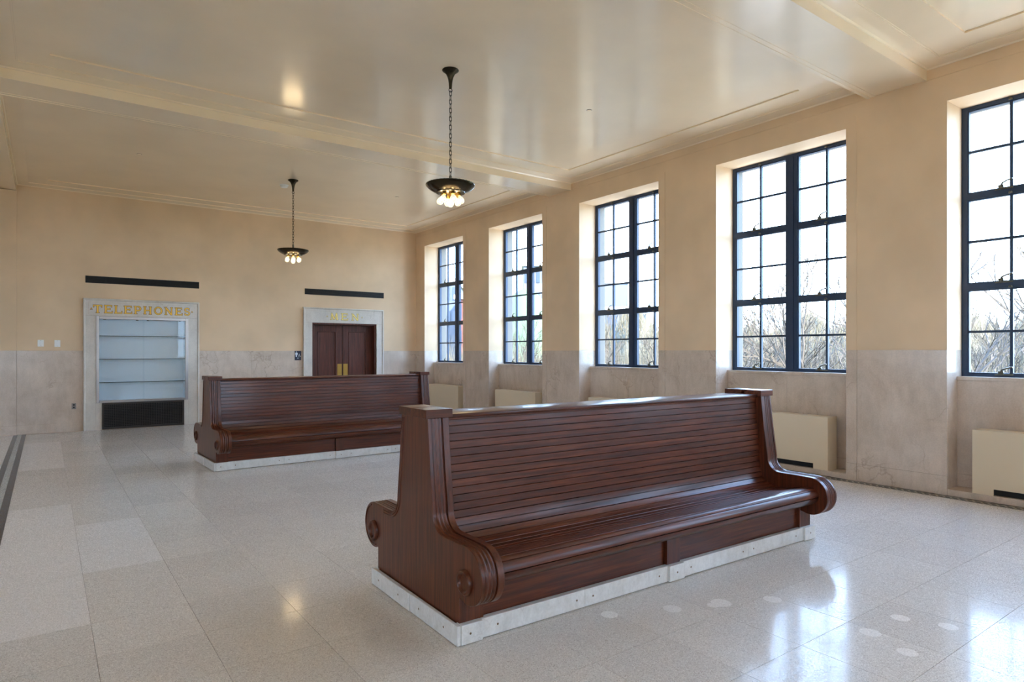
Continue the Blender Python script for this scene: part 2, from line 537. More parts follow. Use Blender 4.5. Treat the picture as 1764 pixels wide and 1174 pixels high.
# ---------------------------------------------------------------- steel windows
def build_window():
    root = empty('window_1', (0, 0, 0))
    root['kind'] = 'structure'
    b = nb()
    z0, z1 = 1.276, ZH
    for s in (-1, 1):
        a0, a1 = sorted((s * HW, s * (HW - 0.055)))
        box(b, XF, XF + 0.075, a0, a1, z0, z1)
    box(b, XF, XF + 0.075, -HW + 0.055, HW - 0.055, z0, z0 + 0.03)
    box(b, XF, XF + 0.075, -HW + 0.055, HW - 0.055, z1 - 0.04, z1)
    obj('window_frame', b, M['steel_dark'], root)
    b = nb()
    box(b, XF - 0.004, XF + 0.075, -0.082, 0.082, z0 + 0.03, z1 - 0.04)
    box(b, XF - 0.016, XF - 0.004, -0.03, 0.03, z0 + 0.03, z1 - 0.04)
    obj('mullion', b, M['steel_dark'], root)
    b = nb()
    for zz in (2.261, 3.256):
        for s in (-1, 1):
            a0, a1 = sorted((s * 0.082, s * (HW - 0.055)))
            box(b, XF, XF + 0.075, a0, a1, zz - 0.034, zz + 0.034)
    obj('transom', b, M['steel_dark'], root)
    w = HW - 0.055 - 0.082
    tiers = [(1.306, 2.227), (2.295, 3.222), (3.290, 4.209)]
    proto = None
    for (a, bz) in tiers:
        h = bz - a
        for s in (-1, 1):
            yc = s * (0.082 + w / 2)
            b = nb()
            t = 0.014
            box(b, XF + 0.01, XF + 0.06, -w / 2, -w / 2 + t, 0, h)
            box(b, XF + 0.01, XF + 0.06, w / 2 - t, w / 2, 0, h)
            box(b, XF + 0.01, XF + 0.06, -w / 2 + t, w / 2 - t, 0, t)
            box(b, XF + 0.01, XF + 0.06, -w / 2 + t, w / 2 - t, h - t, h)
            sash = obj('sash', b, M['steel_dark'], root)
            sash.location = (0, yc, a)
            b = nb(); box(b, XF + 0.012, XF + 0.05, -0.014, 0.014, t, h - t); obj('muntin', b, M['steel_dark'], sash)
            for q in (-1, 1):
                b = nb(); a0, a1 = sorted((q * 0.014, q * (w / 2 - t)))
                box(b, XF + 0.014, XF + 0.048, a0, a1, h / 2 - 0.013, h / 2 + 0.013); obj('muntin', b, M['steel_dark'], sash)
            for q in (-1, 1):
                for v in (0, 1):
                    a0, a1 = sorted((q * 0.010, q * (w / 2 - t)))
                    za, zb = (t, h / 2 - 0.009) if v == 0 else (h / 2 + 0.009, h - t)
                    b = nb(); vv = [b.verts.new(p) for p in ((XF + 0.03, a0, za), (XF + 0.03, a1, za), (XF + 0.03, a1, zb), (XF + 0.03, a0, zb))]
                    b.faces.new(vv); obj('pane', b, M['pane'], sash)
            # cam handle at the foot of the sash and a keeper at its head
            b = nb()
            box(b, XF - 0.014, XF + 0.012, -0.02, 0.14, -0.012, 0.004, 0.002)
            box(b, XF - 0.03, XF + 0.004, 0.06, 0.105, 0.0, 0.035, 0.004)
            tube(b, [(XF - 0.022, 0.085, 0.02), (XF - 0.035, 0.065, 0.052), (XF - 0.05, 0.02, 0.068), (XF - 0.058, -0.03, 0.078)], [0.011, 0.009, 0.008, 0.009], 8)
            obj('latch_handle', b, M['brass_old'], sash, smooth=40)
            b = nb()
            lathe(b, [(0, -0.012), (0.018, -0.010), (0.02, 0.0), (0.012, 0.012), (0, 0.014)], 12, (XF - 0.012, 0.0, h + 0.012))
            obj('keeper', b, M['brass_old'], sash, smooth=40)
    return root
win = build_window()
win.location = (0, WC[0], 0)
nwin = 1
for c in WC[1:]:
    nwin += 1
    w2 = copy_tree(win); w2.location = (0, c, 0); w2.name = 'window_%d' % nwin

# ---------------------------------------------------------------- the other walls
def wall_with_holes(bm, u0, u1, z0, z1, holes, put):
    """put(ua,ub,za,zb) adds a block; holes are (ua,ub,za,zb) sorted along u"""
    p = u0
    for (a, b_, c, d) in holes:
        if a > p: put(p, a, z0, z1)
        if c > z0: put(a, b_, z0, c)
        if d < z1: put(a, b_, d, z1)
        p = b_
    if p < u1: put(p, u1, z0, z1)
CAB = (0.588, 2.652)      # outer edges of the display alcove surround
CO = (0.803, 2.440)
DO = (5.093, 6.722)
DM = (4.878, 6.908)
b = nb()
holes = [(CO[0], CO[1], 0.53, 2.25), (DO[0], DO[1], 0.0, 2.236)]
wall_with_holes(b, XC - 0.3, XO, ZD, 5.0, [(h[0], h[1], ZD, h[3]) for h in holes], lambda a, c, z0, z1: box(b, a, c, YB, YB + 0.45, z0, z1))
wall_with_holes(b, XC - 0.3, XO, -0.3, ZD, [(CO[0], CO[1], 0.53, ZD), (DO[0], DO[1], 0.0, ZD)], lambda a, c, z0, z1: box(b, a, c, YB + 0.008, YB + 0.45, z0, z1))
box(b, XC - 0.3, XO, YB + 0.45, YB + 0.6, -0.3, 5.0)
wall_b = struct(obj('wall_back', b, M['wall']))
def back_dado(xs, y=YB, parent=wall_b):
    for a, c in zip(xs, xs[1:]):
        mpanel(a + 0.0008, c - 0.0008, y - 0.0, y + 0.008, 0.171, ZD, parent)
        mpanel(a + 0.0008, c - 0.0008, y - 0.004, y + 0.008, 0.0, 0.17, parent)
back_dado([-0.437, CAB[0]])
back_dado([CAB[1], 3.72, DM[0]])
back_dado([DM[1], XW])
back_dado([-6.6, -5.3, -4.0, -2.7, -1.45])
# pilaster that carries the header on the left
b = nb(); box(b, -1.45, -0.437, YB - 0.055, YB, ZD, ZBEAM)
pil = struct(obj('trim_1', b, M['wall']))
mpanel(-1.45, -0.437, YB - 0.055, YB, 0.171, ZD, pil)
mpanel(-1.452, -0.435, YB - 0.059, YB, 0.0, 0.17, pil)

# left wall and near wall, both out of the picture, with windows added to let in fill light
b = nb()
FILL_LW = [7.8, 0.6, -5.2]
hl = sorted([(c - HW, c + HW, 1.235, ZH) for c in FILL_LW])
wall_with_holes(b, YN - 0.6, YB + 0.6, -0.3, 5.0, hl, lambda a, c, z0, z1: box(b, XC - 0.6, XC, a, c, z0, z1))
wall_l = struct(obj('wall_left', b, M['wall']))
for c in FILL_LW:
    nwin += 1
    w2 = copy_tree(win); w2.rotation_euler = (0, 0, PI); w2.location = (XC - 0.3 + XF, c, 0); w2.name = 'window_%d' % nwin
b = nb()
FILL_NW = [-4.6, -1.6, 6.7]  # openings added behind the camera to light bench fronts and back wall
hn = sorted([(c - HW, c + HW, 1.235, ZH) for c in FILL_NW])
wall_with_holes(b, XC - 0.6, XO, -0.3, 5.0, hn, lambda a, c, z0, z1: box(b, a, c, YN - 0.6, YN, z0, z1))
wall_n = struct(obj('wall_near', b, M['wall']))
for c in FILL_NW:
    nwin += 1
    w2 = copy_tree(win); w2.rotation_euler = (0, 0, -PI / 2); w2.location = (c, YN - 0.3 + XF, 0); w2.name = 'window_%d' % nwin

# ---------------------------------------------------------------- ceiling, beams, cornices
b = nb(); box(b, XC - 0.6, XO, YN - 0.6, YB + 0.6, ZC + 0.018, 5.1)
ceil = struct(obj('ceiling', b, M['ceiling']))
BC = [9.19, 3.29, -2.6]
HB = 0.315
bays = []
top = YB
for c in BC:
    bays.append((c + HB, top)); top = c - HB
bays.append((YN, top))
GM = 0.54
nt_ = 1
def beam_profile(w):
    h = w / 2
    p = [(-h, ZC + 0.02), (-h, ZBEAM), (-h + 0.040, ZBEAM), (-h + 0.040, ZBEAM + 0.006), (-h + 0.09, ZBEAM + 0.006), (-h + 0.09, ZBEAM + 0.011)]
    return p + [(-x, z) for x, z in p[::-1]]
for c in BC:
    nt_ += 1
    b = nb(); prism(b, [(c + y, z) for y, z in beam_profile(2 * HB)], 'x', XL, XW + 0.01)
    struct(obj('trim_%d' % nt_, b, M['ceiling']))
nt_ += 1
b = nb(); prism(b, [(XL - 0.5 + x, z) for x, z in beam_profile(1.0)], 'y', YN, YB)
struct(obj('trim_%d' % nt_, b, M['ceiling']))
CP = [(0, 4.640), (0.014, 4.640), (0.022, 4.648), (0.026, 4.654), (0.060, 4.657), (0.105, 4.662), (0.150, 4.667), (0.185, 4.670), (0.185, 4.676), (0.2, 4.676), (0.2, ZC + 0.004), (0, ZC + 0.004)]
def ring_cornice(x0, x1, y0, y1):
    b = nb()
    rings = []
    for d, z in CP:
        rings.append([b.verts.new(p) for p in ((x0 + d, y0 + d, z), (x1 - d, y0 + d, z), (x1 - d, y1 - d, z), (x0 + d, y1 - d, z))])
    rings.append(rings[0])
    for A, B in zip(rings, rings[1:]):
        for i in range(4):
            j = (i + 1) % 4
            b.faces.new((A[i], A[j], B[j], B[i]))
    return b
for (y0, y1) in bays:
    nt_ += 1
    o = struct(obj('trim_%d' % nt_, ring_cornice(XL, XW, y0, y1), M['ceiling'], smooth=22))
    b = nb()   # border of the ceiling panel, 10 mm below the field
    x0, x1 = XL, XW; a0, a1 = XL + 0.478, XW - GM
    c0, c1 = y0 + GM, y1 - GM
    box(b, x0, a0, y0, y1, ZC, ZC + 0.020)
    box(b, a1, x1, y0, y1, ZC, ZC + 0.020)
    box(b, a0, a1, y0, c0, ZC, ZC + 0.020)
    box(b, a0, a1, c1, y1, ZC, ZC + 0.020)
    obj('panel_border', b, M['ceiling'], ceil)
nt_ += 1
struct(obj('trim_%d' % nt_, ring_cornice(XC, XL - 1.0, YN, YB), M['ceiling'], smooth=22))

# ---------------------------------------------------------------- letters
def ribbon(bm, pts, w, y0, y1, ext=0.0, closed=False):
    """flat stroke in the x-z plane, extruded from y0 (back) to y1 (front)"""
    P = [Vector((p[0], p[1])) for p in pts]
    n = len(P)
    L_, R_ = [], []
    for i in range(n):
        if closed: d = P[(i + 1) % n] - P[i - 1]
        else: d = P[min(i + 1, n - 1)] - P[max(i - 1, 0)]
        d.normalize(); nn = Vector((-d.y, d.x))
        ww = w[i] if isinstance(w, (list, tuple)) else w
        q = P[i].copy()
        if not closed and i == 0: q -= d * ext
        if not closed and i == n - 1: q += d * ext
        L_.append(q + nn * ww / 2); R_.append(q - nn * ww / 2)
    def ring(y): return [bm.verts.new((v.x, y, v.y)) for v in L_], [bm.verts.new((v.x, y, v.y)) for v in R_]
    (a, c), (a2, c2) = ring(y0), ring(y1)
    m = n if closed else n - 1
    for i in range(m):
        j = (i + 1) % n
        bm.faces.new((a2[i], a2[j], c2[j], c2[i]))
        bm.faces.new((a[i], a[j], a2[j], a2[i]))
        bm.faces.new((c[i], c[j], c2[j], c2[i]))
    if not closed:
        bm.faces.new((a[0], a2[0], c2[0], c[0])); bm.faces.new((a[-1], a2[-1], c2[-1], c[-1]))
T, t = 0.17, 0.105
def arc(cx, cz, rx, rz, a0, a1, n=14):
    return [(cx + rx * math.cos(R(a0 + (a1 - a0) * i / n)), cz + rz * math.sin(R(a0 + (a1 - a0) * i / n))) for i in range(n + 1)]
def serif(x, z, w=0.17): return ([(x - w, z), (x + w, z)], 0.055)
GL = {
 'T': (0.92, [([(0.46, 0.0), (0.46, 0.95)], T), ([(0.04, 0.93), (0.88, 0.93)], t), ([(0.05, 0.70), (0.04, 0.98)], 0.07), ([(0.87, 0.70), (0.88, 0.98)], 0.07), serif(0.46, 0.03)]),
 'E': (0.86, [([(0.18, 0.0), (0.18, 1.0)], T), ([(0.02, 0.95), (0.78, 0.95)], t), ([(0.18, 0.52), (0.62, 0.52)], t), ([(0.02, 0.05), (0.84, 0.05)], t), ([(0.78, 0.76), (0.78, 0.99)], 0.07), ([(0.83, 0.01), (0.85, 0.26)], 0.07), ([(0.62, 0.42), (0.62, 0.62)], 0.07)]),
 'L': (0.82, [([(0.18, 0.0), (0.18, 1.0)], T), ([(0.02, 0.05), (0.78, 0.05)], t), ([(0.78, 0.01), (0.80, 0.28)], 0.07), serif(0.18, 0.97)]),
 'P': (0.82, [([(0.20, 0.0), (0.20, 1.0)], T), ([(0.04, 0.95), (0.48, 0.95)] + arc(0.48, 0.70, 0.24, 0.25, 90, -90) + [(0.20, 0.45)], [t] * 2 + [0.15] * 15 + [t]), serif(0.20, 0.03)]),
 'H': (1.0, [([(0.20, 0.0), (0.20, 1.0)], T), ([(0.80, 0.0), (0.80, 1.0)], T), ([(0.20, 0.50), (0.80, 0.50)], t), serif(0.2, 0.03, 0.15), serif(0.2, 0.97, 0.15), serif(0.8, 0.03, 0.15), serif(0.8, 0.97, 0.15)]),
 'N': (1.0, [([(0.18, 0.0), (0.18, 1.0)], 0.11), ([(0.16, 0.96), (0.80, 0.04)], T), ([(0.82, 0.0), (0.82, 1.0)], 0.11), serif(0.18, 0.03, 0.13), serif(0.14, 0.97, 0.11), serif(0.82, 0.97, 0.13)]),
 'M': (1.12, [([(0.16, 0.0), (0.24, 1.0)], 0.10), ([(0.24, 0.96), (0.56, 0.06)], T), ([(0.56, 0.06), (0.88, 0.96)], 0.10), ([(0.88, 1.0), (0.96, 0.0)], T), serif(0.15, 0.03, 0.12), serif(0.96, 0.03, 0.14)]),
 'S': (0.74, [(arc(0.37, 0.73, 0.25, 0.22, 30, 265, 14) + arc(0.37, 0.28, 0.27, 0.23, 85, -155, 16), 0.135), ([(0.60, 0.70), (0.61, 0.96)], 0.06), ([(0.12, 0.05), (0.12, 0.34)], 0.06)]),
 'O': (0.98, [('closed', arc(0.49, 0.5, 0.38, 0.44, 0, 345, 23), 0.14)]),
}
def letter(ch, x, z, h, wscale, y, gold, edge, parent):
    adv, strokes = GL[ch]
    b, e = nb(), nb()
    for k, st in enumerate(strokes):
        closed = st[0] == 'closed'
        pts, w = (st[1], st[2]) if closed else (st[0], st[1])
        pp = [(x + p[0] * h * wscale, z + p[1] * h) for p in pts]
        ww = [v * h for v in w] if isinstance(w, (list, tuple)) else w * h
        we = [v + 0.011 for v in ww] if isinstance(ww, list) else ww + 0.011
        ribbon(b, pp, ww, y, y - 0.0030 - 0.0001 * k, 0.0, closed)
        ribbon(e, pp, we, y, y - 0.0014 - 0.00005 * k, 0.0055, closed)
    o = obj('letter', b, gold, parent)
    obj('letter_edge', e, edge, o)
    return adv * h * wscale
def dot(x, z, r, y, gold, edge, parent):
    b = nb(); prism(b, [(x - r, z - r * 0.8), (x + r, z - r * 0.8), (x, z + r)], 'y', y, y - 0.003)
    o = obj('lettering_dot', b, gold, parent)
    b = nb(); r2 = r * 1.7; prism(b, [(x - r2, z - r2 * 0.75), (x + r2, z - r2 * 0.75), (x, z + r2)], 'y', y, y - 0.0014)
    obj('letter_edge', b, edge, o)

YFm = YB - 0.035
def surround(parent, x0, x1, o0, o1, ztop, zo, zlow=None):
    """marble frame : two jambs, a lintel, a rounded outer moulding"""
    for a, c in ((x0 + 0.035, o0), (o1, x1 - 0.035)):
        b = nb(); box(b, a, c, YFm, YB + 0.03, 0.0, zo - 0.001, 0.002); obj('jamb', b, M['marble_frame'], parent)
    b = nb(); box(b, x0 + 0.035, x1 - 0.035, YFm, YB + 0.03, zo, ztop - 0.035, 0.002)
    lin = obj('lintel', b, M['marble_frame'], parent)
    prof = [(0, 0.03), (0, -0.045), (0.006, -0.052), (0.016, -0.055), (0.026, -0.052), (0.034, -0.044), (0.040, -0.036), (0.040, 0.03)]
    b = nb(); rings = []
    for d, dy in prof:
        rings.append([b.verts.new(p) for p in ((x0 + d, YB + dy, 0), (x0 + d, YB + dy, ztop - d), (x1 - d, YB + dy, ztop - d), (x1 - d, YB + dy, 0))])
    for A, B in zip(rings, rings[1:]):
        for i in range(3): b.faces.new((A[i], A[i + 1], B[i + 1], B[i]))
    obj('outer_moulding', b, M['marble_frame'], parent, smooth=40)
    b = nb()      # incised border round the lettering
    fx0, fx1, fz0, fz1 = x0 + 0.085, x1 - 0.085, zo + 0.03, ztop - 0.08
    for q in ((fx0, fx1, fz1, fz1 + 0.004), (fx0, fx0 + 0.004, fz0 - 0.0, fz1), (fx1 - 0.004, fx1, fz0, fz1)):
        box(b, q[0], q[1], YFm - 0.0015, YFm, q[2], q[3])
    obj('incised_border', b, M['marble'], lin)
    return lin

# ---------------------------------------------------------------- display alcove with TELEPHONES
cab = empty('display_cabinet', (0, 0, 0))
tag(cab, 'built-in glass display case in a marble surround lettered TELEPHONES, three empty glass shelves', 'display case')
surround(cab, CAB[0], CAB[1], CO[0], CO[1], 2.597, 2.25)
for q0, q1 in ((CO[0], CO[0] + 0.094), (CO[1] - 0.078, CO[1])):
    b = nb(); box(b, q0, q1, YFm, YB + 0.03, 0.0, 0.532); obj('sill_block', b, M['marble_frame'], cab)
x = 0.752; sc_ = 1.0
total = sum(GL[c][0] for c in 'TELEPHONES')
spanw = 2.478 - 0.752
hgt = 0.158
gap = 0.032
wsc = (spanw - gap * 9) / (total * hgt)
for ch in 'TELEPHONES':
    x += letter(ch, x, 2.312, hgt, wsc, YFm, M['gold'], M['letter_edge'], cab) + gap
dot(0.722, 2.392, 0.014, YFm, M['gold'], M['letter_edge'], cab)
dot(2.512, 2.392, 0.014, YFm, M['gold'], M['letter_edge'], cab)
b = nb()
gx0, gx1, gz0, gz1 = 0.853, 2.385, 0.578, 2.194
z0, z1 = 0.532, 2.248
fr = [(CO[0], gx0, z0, z1), (gx1, CO[1], z0, z1), (gx0, gx1, z0, gz0), (gx0, gx1, gz1, z1)]
for q in fr: box(b, q[0] + 0.001, q[1] - 0.001, YFm - 0.012, YB + 0.02, q[2] + 0.001, q[3] - 0.001, 0.003)
obj('metal_frame', b, M['nickel'], cab)
b = nb()
D = 0.30
box(b, gx0 - 0.03, gx1 + 0.03, YB + D, YB + D + 0.02, gz0 - 0.03, gz1 + 0.03)
box(b, gx0 - 0.03, gx0 - 0.01, YB + 0.02, YB + D, gz0 - 0.03, gz1 + 0.03)
box(b, gx1 + 0.01, gx1 + 0.03, YB + 0.02, YB + D, gz0 - 0.03, gz1 + 0.03)
box(b, gx0 - 0.01, gx1 + 0.01, YB + 0.02, YB + D, gz0 - 0.03, gz0 - 0.01)
box(b, gx0 - 0.01, gx1 + 0.01, YB + 0.02, YB + D, gz1 + 0.01, gz1 + 0.03)
obj('case_interior', b, M['white_in'], cab)
for z in (0.930, 1.396, 1.862):
    b = nb(); box(b, gx0 - 0.005, gx1 + 0.005, YB + 0.045, YB + 0.28, z - 0.004, z + 0.004)
    s = obj('glass_shelf', b, M['shelf_glass'], cab)
    b = nb(); box(b, gx0 - 0.005, gx1 + 0.005, YB + 0.041, YB + 0.045, z - 0.006, z + 0.006)
    obj('shelf_edge', b, M['shelf_edge'], s)
xm = (gx0 + gx1) / 2
for a, c, y in ((gx0, xm + 0.015, YB - 0.005), (xm - 0.015, gx1, YB + 0.012)):
    b = nb(); vv = [b.verts.new(p) for p in ((a, y, gz0), (c, y, gz0), (c, y, gz1), (a, y, gz1))]
    b.faces.new(vv); obj('glass_door', b, M['case_glass'], cab)
for x in (gx0 + 0.10, xm - 0.1, xm + 0.09, gx1 - 0.08):
    b = nb(); lathe(b, [(0, gz1 - 0.012), (0.022, gz1 - 0.012), (0.022, gz1 + 0.009), (0, gz1 + 0.009)], 12, (x, YB + 0.12, 0))
    obj('case_light', b, M['grey_plate'], cab)

# low grille under the case
gr = empty('vent_grille', (1.63, YB, 0))
tag(gr, 'dark bronze square-mesh floor-level grille below the display case', 'vent')
X0, X1, Z0, Z1 = 0.898 - 1.63, 2.362 - 1.63, 0.008, 0.530
b = nb()
f = 0.038
for q in ((X0, X0 + f, Z0, Z1), (X1 - f, X1, Z0, Z1), (X0 + f, X1 - f, Z0, Z0 + f), (X0 + f, X1 - f, Z1 - f, Z1)):
    box(b, q[0], q[1], -0.055, 0.0, q[2], q[3], 0.003)
obj('grille_frame', b, M['grille'], gr)
b = nb(); box(b, X0 + f, X1 - f, -0.02, -0.004, Z0 + f, Z1 - f)
obj('grille_back', b, M['dark'], gr)
b = nb()
n = 44
for i in range(1, n):
    x = X0 + f + (X1 - X0 - 2 * f) * i / n
    box(b, x - 0.0028, x + 0.0028, -0.045, -0.030, Z0 + f, Z1 - f)
n = 14
for i in range(1, n):
    z = Z0 + f + (Z1 - Z0 - 2 * f) * i / n
    box(b, X0 + f, X1 - f, -0.046, -0.031, z - 0.0028, z + 0.0028)
obj('mesh', b, M['grille'], gr, kind='stuff')

# ---------------------------------------------------------------- door to the men's room
door = struct(empty('door_1', (0, 0, 0)))
lin = surround(door, DM[0], DM[1], DO[0], DO[1], 2.597, 2.236)
x = 5.520
for ch, xx, ws in (('M', 5.520, 1.12), ('E', 5.795, 1.22), ('N', 6.055, 1.22)):
    letter(ch, xx, 2.312, 0.166, ws, YFm, M['gold_pale'], M['letter_edge2'], door)
dot(5.452, 2.395, 0.013, YFm, M['gold_pale'], M['letter_edge2'], door)
dot(6.335, 2.395, 0.013, YFm, M['gold_pale'], M['letter_edge2'], door)
b = nb()
box(b, DO[0], DO[0] + 0.045, YB - 0.01, YB + 0.40, 0, 2.236, 0.003)
box(b, DO[1] - 0.045, DO[1], YB - 0.01, YB + 0.40, 0, 2.236, 0.003)
box(b, DO[0] + 0.045, DO[1] - 0.045, YB - 0.01, YB + 0.40, 2.196, 2.236, 0.003)
obj('door_lining', b, M['wood_door'], door)
b = nb(); box(b, DO[0] + 0.04, DO[1] - 0.04, YB + 0.36, YB + 0.40, 0, 2.2); obj('dark_gap', b, M['dark'], door)
xa, xb = DO[0] + 0.047, DO[1] - 0.047
xmid = (xa + xb) / 2
YL = YB + 0.16
for s, (a, c) in ((0, (xa, xmid - 0.007)), (1, (xmid + 0.007, xb))):
    b = nb()
    st = 0.15
    zt = 2.190
    box(b, a, a + st, YL, YL + 0.045, 0.01, zt, 0.002); box(b, c - st, c, YL, YL + 0.045, 0.01, zt, 0.002)
    box(b, a + st, c - st, YL, YL + 0.045, zt - 0.15, zt, 0.002); box(b, a + st, c - st, YL, YL + 0.045, 0.01, 0.26, 0.002)
    leaf = obj('door_leaf', b, M['wood_door'], door)
    b = nb(); box(b, a + st, c - st, YL + 0.016, YL + 0.032, 0.26, zt - 0.15); obj('door_panel', b, M['wood_door'], leaf)
    b = nb(); q = 0.022
    p0, p1, r0, r1 = a + st, c - st, 0.26, zt - 0.15
    for (u0, u1, w0, w1) in ((p0, p0 + q, r0, r1), (p1 - q, p1, r0, r1), (p0 + q, p1 - q, r0, r0 + q), (p0 + q, p1 - q, r1 - q, r1)):
        box(b, u0, u1, YL - 0.008, YL + 0.016, w0, w1, 0.006)
    obj('panel_moulding', b, M['wood_door'], leaf)
    b = nb()
    u = (c - 0.125, c - 0.012) if s == 0 else (a + 0.012, a + 0.125)
    box(b, u[0], u[1], YL - 0.004, YL, 0.86, 1.245, 0.0015)
    obj('push_plate', b, M['brass'], leaf)

# ---------------------------------------------------------------- wall fittings
def linear_vent(x0, x1, label):
    cx = (x0 + x1) / 2; h = (x1 - x0) / 2
    r_ = empty('air_vent', (cx, YB, 2.967))
    tag(r_, label, 'vent', 'long black vents above the openings')
    b = nb(); f = 0.012
    for q in ((-h, -h + f, -0.069, 0.069), (h - f, h, -0.069, 0.069), (-h + f, h - f, -0.069, -0.069 + f), (-h + f, h - f, 0.069 - f, 0.069)):
        box(b, q[0], q[1], -0.012, 0, q[2], q[3], 0.001)
    obj('vent_frame', b, M['black_metal'], r_)
    b = nb(); box(b, -h + f, h - f, -0.003, -0.0005, -0.069 + f, 0.069 - f); obj('backing', b, M['dark'], r_)
    for k in range(5):
        z = -0.045 + 0.0225 * k
        b = nb(); prism(b, [(-0.010, z - 0.004), (-0.009, z - 0.006), (-0.004, z + 0.004), (-0.005, z + 0.006)], 'x', -h + f, h - f)
        obj('louvre', b, M['black_metal'], r_)
    for k in (-0.33, 0.33):
        b = nb(); box(b, k * 2 * h - 0.006, k * 2 * h + 0.006, -0.0115, -0.003, -0.057, 0.057); obj('divider', b, M['black_metal'], r_)
linear_vent(0.626, 2.656, 'long black slot vent high on the wall above the telephone case')
linear_vent(4.924, 6.930, "long black slot vent high on the wall above the men's room door")

def wall_plate(name, x0, x1, z0, z1, mat, kind, label, cat, group=None):
    r_ = empty(name, ((x0 + x1) / 2, YB, (z0 + z1) / 2))
    tag(r_, label, cat, group)
    w, h = (x1 - x0) / 2, (z1 - z0) / 2
    b = nb(); box(b, -w, w, -0.009, 0, -h, h, 0.003); obj('cover_plate', b, mat, r_)
    if kind == 'switch':
        b = nb(); box(b, -0.017, 0.017, -0.013, -0.009, -0.033, 0.033, 0.002); obj('rocker', b, mat, r_)
        for s in (-1, 1):
            b = nb(); lathe(b, [(0, 0), (0.004, 0), (0.004, 0.0015), (0, 0.002)], 8, (0, -0.009, s * 0.048), Matrix.Rotation(R(90), 3, 'X')); obj('screw', b, M['grey_plate'], r_)
    else:
        for s in (-1, 1):
            b = nb(); box(b, -0.015, 0.015, -0.012, -0.009, s * 0.024 - 0.013, s * 0.024 + 0.013, 0.002); obj('socket', b, M['black_metal'], r_)
wall_plate('light_switch', -0.124, -0.028, 1.643, 1.772, M['white_plate'], 'switch', 'white light switch plate above the marble, left one of the pair', 'switch', 'white switch plates')
wall_plate('light_switch', 0.134, 0.227, 1.640, 1.768, M['white_plate'], 'switch', 'white light switch plate above the marble, right one of the pair, nearer the telephone case', 'switch', 'white switch plates')
wall_plate('wall_outlet', 0.406, 0.478, 0.434, 0.548, M['grey_plate'], 'outlet', 'small grey outlet low on the marble left of the telephone case', 'outlet')

# men's room sign
sg = empty('restroom_sign', (4.764, YB, 1.456))
tag(sg, "small navy restroom sign with white man and wheelchair symbols beside the men's door", 'sign')
b = nb(); box(b, -0.074, 0.074, -0.008, 0, -0.109, 0.109, 0.002); obj('sign_plate', b, M['sign_blue'], sg)
b = nb()
y0, y1 = -0.008, -0.0095
mx = -0.038
lathe(b, [(0, 0), (0.0115, 0), (0.0115, 0.0015), (0, 0.0015)], 14, (mx, y0, 0.083), Matrix.Rotation(R(90), 3, 'X'))
prism(b, [(mx - 0.024, 0.066), (mx + 0.024, 0.066), (mx + 0.029, 0.058), (mx + 0.029, 0.012), (mx + 0.021, 0.012), (mx + 0.019, 0.05), (mx + 0.014, 0.05), (mx + 0.014, -0.032), (mx + 0.002, -0.032), (mx + 0.001, 0.01), (mx - 0.001, 0.01), (mx - 0.002, -0.032), (mx - 0.014, -0.032), (mx - 0.014, 0.05), (mx - 0.019, 0.05), (mx - 0.021, 0.012), (mx - 0.029, 0.012), (mx - 0.029, 0.058)], 'y', y0, y1)
obj('man_symbol', b, M['sign_white'], sg)
b = nb()
wx = 0.032
lathe(b, [(0, 0), (0.008, 0), (0.008, 0.0015), (0, 0.0015)], 12, (wx - 0.006, y0, 0.034), Matrix.Rotation(R(90), 3, 'X'))
ribbon(b, [(wx - 0.006, 0.024), (wx - 0.005, -0.002), (wx + 0.014, -0.003), (wx + 0.024, -0.026), (wx + 0.033, -0.023)], 0.008, y0, y1)
ribbon(b, arc(wx, -0.010, 0.021, 0.021, 100, 330, 14), 0.006, y0, y1)
ribbon(b, [(wx - 0.005, 0.012), (wx + 0.012, 0.011)], 0.006, y0, y1)
obj('wheelchair_symbol', b, M['sign_white'], sg)
x = -0.020
for ch in 'MEN':
    for st in GL[ch][1]:
        pass
b = nb()
x = -0.022
for ch in 'MEN':
    adv, strokes = GL[ch]
    for st in strokes:
        ribbon(b, [(x + p[0] * 0.0135, -0.066 + p[1] * 0.015) for p in st[0]], 0.0022, y0, y1)
    x += adv * 0.0135 + 0.002
obj('lettering', b, M['sign_white'], sg)
b = nb()
for k in range(5):
    for q in ((0, 0), (0, 1), (1, 0)):
        if (k + q[1]) % 3 == 2: continue
        lathe(b, [(0.0016, 0), (0.001, 0.0015), (0, 0.0018)], 6, (-0.02 + k * 0.009 + q[0] * 0.003, y0, -0.088 + q[1] * 0.005), Matrix.Rotation(R(90), 3, 'X'))
obj('braille', b, M['sign_blue'], sg, kind='stuff')

